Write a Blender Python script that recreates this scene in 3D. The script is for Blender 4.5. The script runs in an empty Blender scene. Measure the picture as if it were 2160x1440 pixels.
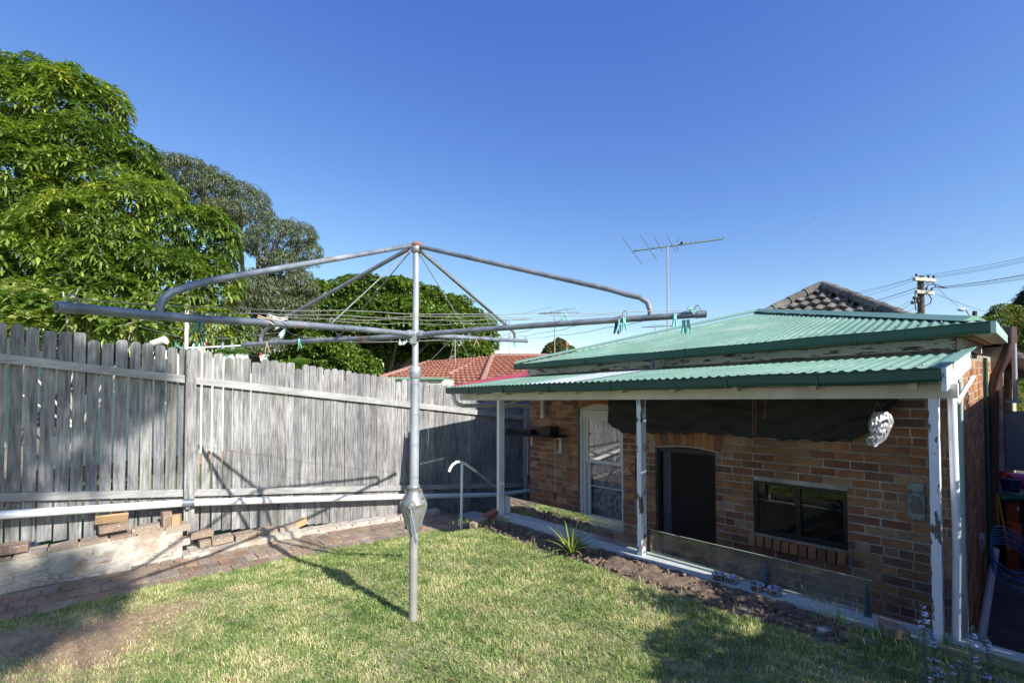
import bpy, math, random
import numpy as np
from mathutils import Vector, Matrix, Quaternion
random.seed(7); RS = np.random.RandomState(11)
SC = bpy.context.scene; COL = SC.collection
# ---------------------------------------------------------------- camera, sky, sun, exposure
PITCH = math.atan(.024)
cd = bpy.data.cameras.new('camera'); cam = bpy.data.objects.new('camera', cd); COL.objects.link(cam)
cam.location = (0, 0, 1.7); cam.rotation_euler = (math.pi/2 + PITCH, 0, 0)
cd.sensor_width = 36; cd.lens = 976/2160*36; cd.shift_y = 68.6/2160; cd.clip_end = 900; cd.clip_start = .05
SC.camera = cam
SUN = Vector((.589, -.579, .563)).normalized()          # towards the sun
w = bpy.data.worlds.new('World'); SC.world = w; w.use_nodes = True
wn = w.node_tree.nodes; wl = w.node_tree.links
sky = wn.new('ShaderNodeTexSky'); sky.sky_type = 'NISHITA'; sky.sun_disc = False
sky.sun_elevation = math.asin(SUN.z); sky.sun_rotation = math.atan2(SUN.x, SUN.y)
sky.air_density = 1.0; sky.dust_density = .35; sky.ozone_density = 2.6; sky.altitude = 0
sep = wn.new('ShaderNodeSeparateColor'); cmb = wn.new('ShaderNodeCombineColor'); wl.new(sky.outputs[0], sep.inputs[0])
for ch, (gam, gain) in enumerate(((1.30, .47), (1.15, .555), (.62, 1.40))):      # deeper blue overhead, pale towards the skyline
    mn = wn.new('ShaderNodeMath'); mn.operation = 'MINIMUM'; mn.inputs[1].default_value = 22
    pw_ = wn.new('ShaderNodeMath'); pw_.operation = 'POWER'; pw_.inputs[1].default_value = gam
    ml = wn.new('ShaderNodeMath'); ml.operation = 'MULTIPLY'; ml.inputs[1].default_value = gain
    wl.new(sep.outputs[ch], mn.inputs[0]); wl.new(mn.outputs[0], pw_.inputs[0]); wl.new(pw_.outputs[0], ml.inputs[0]); wl.new(ml.outputs[0], cmb.inputs[ch])
wl.new(cmb.outputs[0], wn['Background'].inputs[0]); wn['Background'].inputs[1].default_value = .106
sd = bpy.data.lights.new('sun', 'SUN'); sd.energy = 3.25; sd.angle = math.radians(.55); sd.color = (1, .965, .90)
sun = bpy.data.objects.new('sun', sd); COL.objects.link(sun)
sun.rotation_euler = (-SUN).to_track_quat('-Z', 'Y').to_euler(); sun.location = (6, -6, 12)
SC.view_settings.view_transform = 'Standard'; SC.view_settings.look = 'None'
SC.view_settings.exposure = 1.25; SC.view_settings.gamma = 1
SC.render.engine = 'CYCLES'
SC.cycles.max_bounces = 9; SC.cycles.diffuse_bounces = 8; SC.cycles.transparent_max_bounces = 12
# ---------------------------------------------------------------- frames
# u runs along the rear wall of the house (to the left and away), v along its side (away); the plot falls gently to the left
U = (-.6655, .7464); V = (.7464, .6655); K = .04
def W(u, v, z=0.):
    X = u*U[0]+v*V[0]; Y = u*U[1]+v*V[1]
    return (X, Y, z+K*X)
def at(px, py, Y):                                        # a point Y metres ahead of the camera
    a = (px-1080)/976; b = -(py-788.6)/976
    r = (a, math.cos(PITCH)-b*math.sin(PITCH), math.sin(PITCH)+b*math.cos(PITCH))
    t = Y/r[1]; return (r[0]*t, Y, 1.7+r[2]*t)
UX = Vector((U[0], U[1], K*U[0])).normalized(); VX = Vector((V[0], V[1], K*V[0])).normalized()
def house_rot():
    z = UX.cross(-VX).normalized() if UX.cross(VX).z < 0 else UX.cross(VX).normalized()
    y = z.cross(UX)
    return Matrix((UX, y, z)).transposed().to_quaternion()
HQ = house_rot()
# ---------------------------------------------------------------- materials
MATS = {}
def newmat(name):
    m = bpy.data.materials.new(name); m.use_nodes = True; MATS[name] = m
    return m, m.node_tree.nodes, m.node_tree.links, m.node_tree.nodes['Principled BSDF']
def coords(N, L, stretch=(1, 1, 1), rand=True):
    tc = N.new('ShaderNodeTexCoord'); src = tc.outputs['Object']
    if rand:
        oi = N.new('ShaderNodeObjectInfo'); mu = N.new('ShaderNodeVectorMath'); mu.operation = 'SCALE'
        mu.inputs[0].default_value = (37, 19, 53); L.new(oi.outputs['Random'], mu.inputs['Scale'])
        ad = N.new('ShaderNodeVectorMath'); L.new(src, ad.inputs[0]); L.new(mu.outputs[0], ad.inputs[1]); src = ad.outputs[0]
    mp = N.new('ShaderNodeMapping'); mp.inputs['Scale'].default_value = stretch; L.new(src, mp.inputs[0])
    return mp.outputs[0]
def noise(N, L, co, scale, detail=4, rough=.6):
    n = N.new('ShaderNodeTexNoise'); n.inputs['Scale'].default_value = scale
    n.inputs['Detail'].default_value = detail; n.inputs['Roughness'].default_value = rough
    L.new(co, n.inputs['Vector']); return n.outputs['Fac']
def ramp(N, L, fac, stops, interp='LINEAR'):
    r = N.new('ShaderNodeValToRGB'); r.color_ramp.interpolation = interp
    e = r.color_ramp.elements
    while len(e) < len(stops): e.new(.5)
    for k, (p, c) in enumerate(stops):
        e[k].position = p; e[k].color = (c[0], c[1], c[2], 1) if hasattr(c, '__len__') else (c, c, c, 1)
    L.new(fac, r.inputs[0]); return r.outputs[0]
def mixc(N, L, fac, a, b, mode='MIX'):
    m = N.new('ShaderNodeMix'); m.data_type = 'RGBA'; m.blend_type = mode
    for s, x in ((m.inputs[0], fac), (m.inputs[6], a), (m.inputs[7], b)):
        if hasattr(x, 'links'): L.new(x, s)
        elif hasattr(x, '__len__'): s.default_value = (*x[:3], 1)
        else: s.default_value = x
    return m.outputs[2]
def mat(name, c1, c2=None, scale=6, rough=.7, metal=0, bump=0, bscale=None, stretch=(1, 1, 1), rnd=None, patch=None, pscale=4,
        plim=(.55, .6), pstretch=None, spec=.4, detail=5, rand=True, stain=None):
    """c1..c2 noise colour, rnd: list of colours picked per object / per 'rnd' attribute, patch: colour that shows through in flakes"""
    if name in MATS: return MATS[name]
    m, N, L, B = newmat(name)
    co = coords(N, L, stretch, rand); c2 = c2 or c1
    f = noise(N, L, co, scale, detail)
    col = ramp(N, L, f, [(.3, c1), (.7, c2)])
    if rnd:
        oi = N.new('ShaderNodeObjectInfo'); a = N.new('ShaderNodeAttribute'); a.attribute_name = 'rnd'
        s = N.new('ShaderNodeMath'); s.operation = 'ADD'; L.new(oi.outputs['Random'], s.inputs[0]); L.new(a.outputs['Fac'], s.inputs[1])
        fr = N.new('ShaderNodeMath'); fr.operation = 'FRACT'; L.new(s.outputs[0], fr.inputs[0])
        rc = ramp(N, L, fr.outputs[0], [(i/(len(rnd)-1)*.98+.01, c) for i, c in enumerate(rnd)])
        col = mixc(N, L, 1., col, rc, 'MULTIPLY')
    if patch:
        pc = coords(N, L, pstretch or stretch, rand)
        pf = noise(N, L, pc, pscale, 6, .65)
        pr = ramp(N, L, pf, [(plim[0], 0.), (plim[1], 1.)])
        col = mixc(N, L, pr, col, patch)
    if stain:           # weathering that runs on from piece to piece: (scale, darkest, lightest)
        ge = N.new('ShaderNodeNewGeometry'); mp2 = N.new('ShaderNodeMapping'); mp2.inputs['Scale'].default_value = stain[3] if len(stain) > 3 else (1, 1, 1); L.new(ge.outputs['Position'], mp2.inputs[0])
        sf = noise(N, L, mp2.outputs[0], stain[0], 6, .65); dk_, lt_ = stain[1], stain[2]
        col = mixc(N, L, 1., col, ramp(N, L, sf, [(.32, dk_), (.68, lt_)]), 'MULTIPLY')
    L.new(col, B.inputs['Base Color'])
    B.inputs['Roughness'].default_value = rough; B.inputs['Metallic'].default_value = metal
    B.inputs['Specular IOR Level'].default_value = spec
    if bump:
        bm = N.new('ShaderNodeBump'); bm.inputs['Strength'].default_value = bump; bm.inputs['Distance'].default_value = .01
        L.new(noise(N, L, co, bscale or scale*3, 6), bm.inputs['Height']); L.new(bm.outputs[0], B.inputs['Normal'])
    return m
def leafmat(name, stops, rough=.45, trans=.3, spec=.4):
    if name in MATS: return MATS[name]
    m, N, L, B = newmat(name)
    a = N.new('ShaderNodeAttribute'); a.attribute_name = 'rnd'
    oi = N.new('ShaderNodeObjectInfo')
    col = ramp(N, L, a.outputs['Fac'], stops)
    L.new(col, B.inputs['Base Color']); B.inputs['Roughness'].default_value = rough; B.inputs['Specular IOR Level'].default_value = spec
    t = N.new('ShaderNodeBsdfTranslucent'); b2 = mixc(N, L, 1., col, (1.5, 1.7, .7), 'MULTIPLY'); L.new(b2, t.inputs[0])
    mx = N.new('ShaderNodeMixShader'); mx.inputs[0].default_value = trans
    L.new(B.outputs[0], mx.inputs[1]); L.new(t.outputs[0], mx.inputs[2])
    L.new(mx.outputs[0], N['Material Output'].inputs[0]); return m
def glassmat(name, tint=(.9, .95, .93), dust=.1, dustcol=(.55, .52, .45), refl=1.0, dscale=6):
    if name in MATS: return MATS[name]
    m, N, L, B = newmat(name)
    tr = N.new('ShaderNodeBsdfTransparent'); tr.inputs[0].default_value = (*tint, 1)
    gl = N.new('ShaderNodeBsdfGlossy'); gl.inputs['Roughness'].default_value = .015
    fr = N.new('ShaderNodeFresnel'); fr.inputs[0].default_value = 1.5
    mu = N.new('ShaderNodeMath'); mu.operation = 'MULTIPLY'; mu.inputs[1].default_value = refl; mu.use_clamp = True
    L.new(fr.outputs[0], mu.inputs[0])
    mx = N.new('ShaderNodeMixShader'); L.new(mu.outputs[0], mx.inputs[0]); L.new(tr.outputs[0], mx.inputs[1]); L.new(gl.outputs[0], mx.inputs[2])
    df = N.new('ShaderNodeBsdfDiffuse'); df.inputs[0].default_value = (*dustcol, 1)
    co = coords(N, L); d = ramp(N, L, noise(N, L, co, dscale, 6), [(.3, dust*.3), (.75, dust*1.8)])
    m2 = N.new('ShaderNodeMixShader'); L.new(d, m2.inputs[0]); L.new(mx.outputs[0], m2.inputs[1]); L.new(df.outputs[0], m2.inputs[2])
    L.new(m2.outputs[0], N['Material Output'].inputs[0]); return m

m_brick = mat('house_brick', (.65, .65, .65), (1.05, 1.05, 1.05), 9, .9, bump=.7, bscale=40,
    rnd=[(.56, .25, .11), (.60, .33, .16), (.38, .17, .10), (.64, .34, .16), (.58, .22, .10), (.22, .13, .11), (.64, .42, .25), (.54, .28, .14), (.44, .20, .10), (.30, .17, .12), (.60, .31, .15)], patch=(.20, .13, .08), pscale=3.2, plim=(.55, .75), stain=(2.6, (.62, .60, .58), (1.12, 1.1, 1.08)))
m_mortar = mat('mortar', (.30, .25, .19), (.66, .62, .54), 2.2, .95, bump=.6, stain=(5, (.55, .5, .45), (1.1, 1.1, 1.1)))
m_paver = mat('paving_brick', (.55, .55, .55), (1.1, 1.08, 1.05), 11, .9, bump=.6,
    rnd=[(.36, .27, .20), (.43, .34, .27), (.44, .28, .19), (.31, .25, .21), (.50, .42, .34), (.40, .30, .23)], patch=(.2, .17, .12), pscale=7, plim=(.56, .75), stain=(3, (.7, .68, .64), (1.15, 1.15, 1.15)))
m_garden = mat('garden_brick', (.6, .6, .6), (1.1, 1.1, 1.1), 10, .9, bump=.8,
    rnd=[(.38, .28, .20), (.44, .35, .26), (.36, .24, .17), (.50, .42, .33)], patch=(.58, .56, .5), pscale=5, plim=(.56, .68))
m_render = mat('old_render', (.34, .31, .25), (.6, .57, .49), 9, .95, bump=1., bscale=18, patch=(.36, .25, .17), pscale=3.5, plim=(.5, .62))
m_pal = mat('weathered_paling', (.15, .152, .155), (.45, .447, .442), 8, .85, stretch=(6, 6, .55), bump=.5, bscale=22,
    rnd=[(.68, .68, .72), (1.12, 1.1, 1.06), (.86, .86, .88), (1.2, 1.18, 1.14), (.74, .73, .7), (.98, .95, .91), (1.1, 1.1, 1.1)], patch=(.10, .095, .085), pscale=3.2, plim=(.53, .70), pstretch=(9, 9, .5), stain=(1.9, (.62, .62, .63), (1.14, 1.13, 1.12), (1, 1, .8)))
m_rail = mat('weathered_rail', (.27, .265, .255), (.52, .51, .49), 6, .85, stretch=(.9, .9, 12), bump=.5, bscale=20, patch=(.14, .13, .12), pscale=3, plim=(.6, .75), stain=(2, (.75, .75, .75), (1.1, 1.1, 1.1)))
m_white = mat('white_paint', (.68, .67, .63), (.8, .79, .75), 4, .5)
m_cream = mat('cream_paint', (.66, .63, .53), (.78, .75, .65), 3, .6, patch=(.3, .25, .17), pscale=6, plim=(.68, .72), stain=(3, (.8, .78, .72), (1.05, 1.05, 1.05)))
m_peel = mat('peeling_white_paint', (.68, .70, .74), (.80, .81, .82), 4, .55, patch=(.13, .11, .09), pscale=4.5, plim=(.56, .575), pstretch=(3, 3, 1))
m_flake = mat('flaking_fascia_paint', (.78, .82, .84), (.56, .70, .62), 3, .6, patch=(.14, .12, .09), pscale=3.2, plim=(.55, .56), pstretch=(1.6, 1.6, 9))
m_pvc = mat('white_plastic_pipe', (.78, .78, .77), (.85, .85, .84), 2, .35)
m_pvcg = mat('grey_green_pipe', (.38, .5, .48), (.46, .58, .56), 2, .45)
m_roof = mat('green_roof_steel', (.155, .285, .21), (.19, .32, .24), 1.2, .6, spec=.3, patch=(.32, .40, .34), pscale=2.5, plim=(.5, .8), rand=False, stain=(1.3, (.82, .82, .80), (1.08, 1.08, 1.08)))
m_cap = mat('green_ridge_steel', (.17, .32, .24), (.20, .35, .27), 2, .42)
m_gut = mat('dark_green_gutter', (.018, .075, .055), (.024, .095, .07), 3, .35, rand=False)
m_trans = mat('translucent_sheet', (.38, .43, .46), (.48, .52, .55), 3, .4)
m_red = mat('red_roof_steel', (.30, .045, .05), (.36, .06, .065), 3, .5)
m_soffit = mat('timber_soffit', (.34, .22, .11), (.5, .36, .2), 3, .8, stretch=(1, 8, 1))
m_galv = mat('galvanised_steel', (.17, .20, .23), (.38, .41, .44), 9, .5, metal=.35, patch=(.30, .15, .08), pscale=3.2, plim=(.61, .70), bump=.3, stain=(2.5, (.6, .62, .66), (1.1, 1.1, 1.1)))
m_galv2 = mat('bright_galvanised_steel', (.34, .37, .40), (.56, .58, .60), 8, .45, metal=.35, stain=(5, (.75, .76, .78), (1.1, 1.1, 1.1), (1, 1, .5)), patch=(.36, .27, .18), pscale=3, plim=(.64, .8), bump=.1)
m_cast = mat('cast_alloy', (.30, .31, .30), (.42, .43, .42), 8, .45, metal=.6, bump=.3)
m_rust = mat('rusted_iron', (.22, .08, .04), (.36, .16, .09), 20, .9, bump=.5)
m_wire = mat('clothes_wire', (.22, .22, .21), (.36, .35, .33), 20, .6, metal=.3)
m_ant = mat('dark_aerial_metal', (.07, .075, .08), (.13, .13, .14), 9, .5)
m_dark = mat('black_plastic', (.012, .012, .013), (.02, .02, .022), 5, .45)
m_tarp = mat('black_tarpaulin', (.016, .016, .014), (.035, .033, .029), 3, .55, spec=.35)
m_foil = mat('silver_foil', (.62, .62, .64), (.8, .8, .82), 5, .42, metal=.7)
m_conc = mat('pale_concrete', (.42, .46, .43), (.58, .6, .54), 6, .85, bump=.4, patch=(.22, .2, .17), pscale=5, plim=(.64, .72))
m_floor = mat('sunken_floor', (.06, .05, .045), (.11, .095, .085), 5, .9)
m_room = mat('dark_room', (.010, .010, .010), (.016, .015, .015), 2, .95)  # near-black lining: the darkness of unlit rooms is put into the colour
m_soil = mat('dug_soil', (.10, .068, .048), (.26, .185, .135), 16, .95, bump=1., bscale=30)
m_frame = mat('dark_bronze_frame', (.018, .016, .015), (.028, .026, .025), 5, .35)
m_slate = mat('grey_roof_tile', (.5, .5, .5), (1.1, 1.1, 1.1), 6, .9, bump=.6, rnd=[(.16, .145, .12), (.21, .19, .155), (.13, .12, .105), (.24, .21, .17)])
m_terra = mat('terracotta_tile', (.36, .14, .085), (.55, .27, .18), 4, .85, bump=.5, patch=(.5, .42, .36), pscale=9, plim=(.56, .7))
m_hipcap = mat('mottled_ridge_tile', (.22, .09, .06), (.38, .24, .20), 14, .85)
m_bark = mat('tree_bark', (.14, .11, .085), (.24, .2, .16), 8, .95, bump=.8, stretch=(3, 3, 1))
m_palebark = mat('pale_bark', (.4, .37, .32), (.52, .48, .42), 8, .9)
m_pole = mat('pole_timber', (.05, .04, .035), (.11, .09, .075), 4, .9, stretch=(4, 4, .5))
m_arm = mat('crossarm_timber', (.4, .4, .33), (.5, .48, .42), 5, .9)
m_plank = mat('old_plank', (.2, .165, .13), (.33, .28, .23), 5, .9, stretch=(1, 1, 1), bump=.4)
GL = glassmat('yard_glass', dust=.07); GW = glassmat('window_glass', (.75, .78, .76), .02, refl=2.2); GWL = glassmat('lower_window_glass', (.85, .87, .86), .02, refl=.8); GW2 = glassmat('sliding_window_glass', (.45, .47, .45), .015, refl=1.6)
def plain(name, c, rough=.5, metal=0): return mat(name, tuple(x*.88 for x in c), c, 5, rough, metal)
# ---------------------------------------------------------------- objects
ORG = {}
def tag(o, label=None, cat=None, group=None, kind=None):
    if label: o['label'] = label
    if cat: o['category'] = cat
    if group: o['group'] = group
    if kind: o['kind'] = kind
    return o
def root(name, loc, label, cat, group=None):
    o = bpy.data.objects.new(name, None); o.empty_display_size = .1; COL.objects.link(o); o.location = loc
    ORG[o.name] = Vector(loc); return tag(o, label, cat, group)
class B:
    def __init__(s): s.v = []; s.f = []; s.sm = []; s.rnd = []
    def add(s, vs, fs, smooth=False, rnd=0.):
        o = len(s.v); s.v += [tuple(x) for x in vs]; s.f += [tuple(i+o for i in f) for f in fs]; s.sm += [smooth]*len(fs); s.rnd += [rnd]*len(vs)
        return s
    def hull(s, p, rnd=0.):            # 8 corners: 0-3 bottom ring, 4-7 top ring
        return s.add(p, [(3, 2, 1, 0), (4, 5, 6, 7), (0, 1, 5, 4), (1, 2, 6, 5), (2, 3, 7, 6), (3, 0, 4, 7)], rnd=rnd)
    def box(s, u0, u1, v0, v1, z0, z1, rnd=0.):      # in the plot's frame
        return s.hull([W(u0, v0, z0), W(u1, v0, z0), W(u1, v1, z0), W(u0, v1, z0), W(u0, v0, z1), W(u1, v0, z1), W(u1, v1, z1), W(u0, v1, z1)], rnd)
    def slab(s, u0, u1, v0, v1, za, zb, th):         # sloping with v: za at v0, zb at v1 (top), thickness th
        return s.hull([W(u0, v0, za-th), W(u1, v0, za-th), W(u1, v1, zb-th), W(u0, v1, zb-th), W(u0, v0, za), W(u1, v0, za), W(u1, v1, zb), W(u0, v1, zb)])
    def tube(s, pts, r, n=8, cap=True):
        pts = [Vector(p) for p in pts]; rs = r if isinstance(r, (list, tuple)) else [r]*len(pts)
        t0 = (pts[1]-pts[0]).normalized(); a = t0.orthogonal().normalized(); vs = []
        for i, p in enumerate(pts):
            t = (pts[min(i+1, len(pts)-1)]-pts[max(i-1, 0)]).normalized()
            a = (a-t*a.dot(t)).normalized(); b = t.cross(a)
            vs += [p+(a*math.cos(k*2*math.pi/n)+b*math.sin(k*2*math.pi/n))*rs[i] for k in range(n)]
        fs = [(i*n+k, i*n+(k+1) % n, (i+1)*n+(k+1) % n, (i+1)*n+k) for i in range(len(pts)-1) for k in range(n)]
        s.add(vs, fs, True)
        if cap: s.add([vs[k] for k in range(n)], [tuple(range(n))[::-1]]); s.add(vs[-n:], [tuple(range(n))])
        return s
    def lathe(s, c, prof, n=20, axis=(0, 0, 1), cap=True):   # prof: (height along axis, radius)
        c = Vector(c); ax = Vector(axis).normalized()
        return s.tube([c+ax*h for h, r in prof], [max(r, .0005) for h, r in prof], n, cap) if len(set(h for h, r in prof)) == len(prof) else s
    def ball(s, c, r, n=8, m=6, sc=(1, 1, 1)):
        vs = [Vector(c)+Vector((math.sin(math.pi*j/m)*math.cos(2*math.pi*i/n)*r*sc[0], math.sin(math.pi*j/m)*math.sin(2*math.pi*i/n)*r*sc[1], math.cos(math.pi*j/m)*r*sc[2])) for j in range(m+1) for i in range(n)]
        return s.add(vs, [(j*n+i, (j+1)*n+i, (j+1)*n+(i+1) % n, j*n+(i+1) % n) for j in range(m) for i in range(n)], True)
    def build(s, name, m, parent=None):
        org = ORG[parent.name] if parent else Vector((0, 0, 0))
        if not parent:
            a = np.array(s.v); org = Vector((float(a[:, 0].mean()), float(a[:, 1].mean()), float(a[:, 2].min())))
        me = bpy.data.meshes.new(name); me.from_pydata([(x-org.x, y-org.y, z-org.z) for x, y, z in s.v], [], s.f)
        me.polygons.foreach_set('use_smooth', s.sm)
        if any(s.rnd):
            at_ = me.attributes.new('rnd', 'FLOAT', 'POINT'); at_.data.foreach_set('value', s.rnd)
        me.materials.append(m); me.update()
        o = bpy.data.objects.new(name, me); COL.objects.link(o)
        if parent: o.parent = parent; ORG[o.name] = org
        else: o.location = org; ORG[o.name] = org
        return o
def npmesh(name, verts, faces, m, parent=None, rnd=None, smooth=False, org=None):   # faces: (n,k) int array
    verts = np.asarray(verts, float); faces = np.asarray(faces, np.int32)
    o_ = np.array(ORG[parent.name]) if parent else (np.array([verts[:, 0].mean(), verts[:, 1].mean(), verts[:, 2].min()]))
    v = (verts-o_).astype(np.float32); me = bpy.data.meshes.new(name); n, k = faces.shape
    me.vertices.add(len(v)); me.vertices.foreach_set('co', v.ravel()); me.loops.add(n*k); me.loops.foreach_set('vertex_index', faces.ravel())
    me.polygons.add(n); me.polygons.foreach_set('loop_start', np.arange(0, n*k, k, dtype=np.int32)); me.update(calc_edges=True)
    if smooth: me.polygons.foreach_set('use_smooth', np.ones(n, bool))
    if rnd is not None:
        a = me.attributes.new('rnd', 'FLOAT', 'POINT'); a.data.foreach_set('value', np.asarray(rnd, np.float32))
    me.materials.append(m); o = bpy.data.objects.new(name, me); COL.objects.link(o)
    if parent: o.parent = parent; ORG[o.name] = ORG[parent.name]
    else: o.location = Vector([float(x) for x in o_]); ORG[o.name] = Vector([float(x) for x in o_])
    return o
# a few brick meshes, shared: unit box with slightly chipped corners
def unit_brick(seed, chip=.05):
    r = random.Random(seed); vs = []
    for z in (-.5, .5):
        for x, y in ((-.5, -.5), (.5, -.5), (.5, .5), (-.5, .5)):
            vs.append((x*(1-r.random()*chip*.4), y*(1-r.random()*chip*.3), z*(1-r.random()*chip)))
    fs = [(3, 2, 1, 0), (4, 5, 6, 7), (0, 1, 5, 4), (1, 2, 6, 5), (2, 3, 7, 6), (3, 0, 4, 7)]
    me = bpy.data.meshes.new('brick'); me.from_pydata(vs, [], fs); return me
BM = {}
def piece(name, parent, m, c, size, q=None, label=None, chip=.05):
    key = (m.name, random.randrange(5), chip)
    if key not in BM:
        me = unit_brick(len(BM)*3+1, chip); me.materials.append(m); BM[key] = me
    o = bpy.data.objects.new(name, BM[key]); COL.objects.link(o)
    o.rotation_mode = 'QUATERNION'; o.rotation_quaternion = q or HQ; o.scale = size
    c = Vector(c)
    if parent: o.parent = parent; o.location = c-ORG[parent.name]
    else: o.location = c
    if label: o['label'] = label
    return o
def snoise(x, y, s=1., k=0):          # cheap smooth noise in -1..1 for numpy arrays
    t = np.zeros_like(x, dtype=float)
    for i in range(5):
        a = 1.7*i+k; f = s*(1.55**i); t += (np.sin(x*f*math.cos(a)+y*f*math.sin(a)+a*3.1)*np.sin(-x*f*math.sin(a*1.3)*1.1+y*f*math.cos(a*1.3)*1.1+a*1.7))/(1.25**i)
    return t/2.2
#@@SETTING
# ---------------------------------------------------------------- ground
def pathz(v): return np.interp(v, [-12, -.6, 1.66, 3.79, 5], [.0, 0, -.10, -.27, -.36])
def gz(u, v):
    u = np.asarray(u, float); v = np.asarray(v, float)
    s = np.clip((u-4.3)/1.1, 0, 1); s = s*s*(3-2*s)
    z = pathz(v)*s
    bank = np.clip((v-3.3)/.35, 0, 1)*np.clip((4.6-u)/.3, 0, 1)
    z = z-.02*bank + .012*snoise(u, v, 2.3)*(1-s)
    return z
nu, nv = 240, 240
uu, vv = np.meshgrid(np.linspace(-7, 6.2, nu), np.linspace(-14, 3.865, nv), indexing='ij')
zz = gz(uu, vv)-.012
X = uu*U[0]+vv*V[0]; Y = uu*U[1]+vv*V[1]; Z = zz+K*X
idx = np.arange(nu*nv).reshape(nu, nv)
F4 = np.stack([idx[:-1, :-1], idx[1:, :-1], idx[1:, 1:], idx[:-1, 1:]], -1).reshape(-1, 4)
m_lawn = mat('lawn_thatch', (.26, .21, .12), (.48, .40, .24), 9, .95, bump=1., bscale=60, patch=(.22, .26, .09), pscale=3, plim=(.45, .6), rand=False)
o = npmesh('ground', np.stack([X, Y, Z], -1).reshape(-1, 3), F4[:, ::-1], m_lawn, smooth=True); tag(o, 'worn lawn soil under the grass', kind='structure')
# soil bed along the retaining edge: rough clods
nu, nv = 150, 26
uu, vv = np.meshgrid(np.linspace(.75, 4.75, nu), np.linspace(3.42, 3.875, nv), indexing='ij')
edge = np.minimum(np.clip((vv-3.42)/.08, 0, 1), np.clip((uu-.75)/.1, 0, 1))
zz = gz(uu, vv)-.03+.026*edge+.022*snoise(uu, vv, 14)*edge+.02*snoise(uu, vv, 37, 2)*edge+.05*np.exp(-((uu-2.25)/.6)**2-((vv-3.6)/.16)**2)
X = uu*U[0]+vv*V[0]; Y = uu*U[1]+vv*V[1]; idx = np.arange(nu*nv).reshape(nu, nv)
F4b = np.stack([idx[:-1, :-1], idx[1:, :-1], idx[1:, 1:], idx[:-1, 1:]], -1).reshape(-1, 4)
b = B(); b.box(-7, .44, 3.862, 3.988, -.3, -.012); tag(b.build('verge', m_lawn), 'grassy verge between the soil bed and the side passage', kind='structure')
o = npmesh('soil_bed', np.stack([X, Y, zz+K*X], -1).reshape(-1, 3), F4b[:, ::-1], m_soil, smooth=False); tag(o, 'strip of freshly dug brown soil along the concrete edge', kind='structure')
b = B(); r2 = random.Random(3)
for i in range(420):
    u = r2.uniform(.8, 4.7) if i % 3 else r2.gauss(2.2, .5); v = r2.uniform(3.47, 3.82); s = r2.uniform(.006, .024)
    u = min(max(u, .8), 4.7); z = float(gz(u, v))+.02
    b.ball(W(u, v, z), s, 5, 4, (1, r2.uniform(.7, 1.2), .7))
tag(b.build('soil_clods', m_soil), 'loose clods and crumbs of dug soil', kind='stuff')
# sub base of the path, sunken verandah floor and side path, far ground
b = B(); vs = [-8, -.6, 1.66, 3.79, 4.3]
for a, c in zip(vs, vs[1:]): b.slab(5.45, 6.7, a, c, float(pathz(a))-.03, float(pathz(c))-.03, .3)
m_pathb = mat('path_sand', (.20, .15, .10), (.34, .26, .18), 12, .95, bump=.6, patch=(.13, .15, .05), pscale=6, plim=(.6, .66), rand=False)
tag(b.build('path', m_pathb), 'sandy bed of the narrow brick path along the fence', kind='structure')
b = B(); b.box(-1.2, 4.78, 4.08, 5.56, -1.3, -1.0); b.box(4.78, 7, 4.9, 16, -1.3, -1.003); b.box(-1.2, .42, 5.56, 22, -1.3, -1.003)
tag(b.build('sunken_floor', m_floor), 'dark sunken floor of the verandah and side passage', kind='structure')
b = B()
for k in range(4): b.box(4.8, 6.5, 4.3+k*.22, 4.9, -1.0+k*0-.003*k, -.45-.15*k)
tag(b.build('steps', m_conc), 'shaded steps going down beside the fence', kind='structure')
b = B()
b.box(.44, 4.78, 3.875, 4.08, -1.2, 0.0); b.box(-1.6, .44, 3.99, 4.08, -1.2, .004)
tag(b.build('retaining_edge', m_conc), 'pale concrete edge along the sunken verandah', kind='structure')
m_far = mat('far_ground', (.07, .10, .03), (.12, .16, .05), .8, .95, rand=False)
b = B(); b.add([W(-300, -60, -1.6), W(6.64, -60, -1.6), W(6.64, 300, -1.6), W(-300, 300, -1.6)], [(3, 2, 1, 0)])
b.add([W(6.78, -60, -.12), W(6.78, 30, -.3), W(300, 30, -.3), W(300, -60, -.12)], [(0, 1, 2, 3)])
b.add([W(6.78, 30, -.3), W(6.78, 300, -1.6), W(300, 300, -1.6), W(300, 30, -.3)], [(0, 1, 2, 3)])
tag(b.build('neighbour_ground', m_far), 'grass of the neighbouring plot beyond the fence', kind='structure')
# bare brown patch worn into the lawn
m_dirt = mat('bare_dirt', (.24, .165, .09), (.50, .37, .22), 9, .95, bump=1., bscale=50, rand=False)
b = B()
for (cu, cv, ru, rv, sd0) in ((4.5, .02, .46, .32, 1), (4.95, -.5, .32, .3, 4), (4.75, .45, .2, .26, 7)):
    n = 48; ring = []
    for i in range(n):
        t = i*2*math.pi/n; k = 1+.16*math.sin(t*3+sd0)+.10*math.sin(t*7+sd0*2)+.07*math.sin(t*13+sd0)
        ring.append((cu+ru*k*math.cos(t), cv+rv*k*math.sin(t)))
    vs = [W(cu, cv, float(gz(cu, cv))-.004)]
    for f_ in (.33, .66, 1.):
        for (a, c) in ring:
            x, y = cu+(a-cu)*f_, cv+(c-cv)*f_; vs.append(W(x, y, float(gz(x, y))-.004-(.012 if f_ == 1. else 0)))
    b.add(vs, [(0, 1+i, 1+(i+1) % n) for i in range(n)]+[(1+r_*n+i, 1+(r_+1)*n+i, 1+(r_+1)*n+(i+1) % n, 1+r_*n+(i+1) % n) for r_ in (0, 1) for i in range(n)], True)
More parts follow.
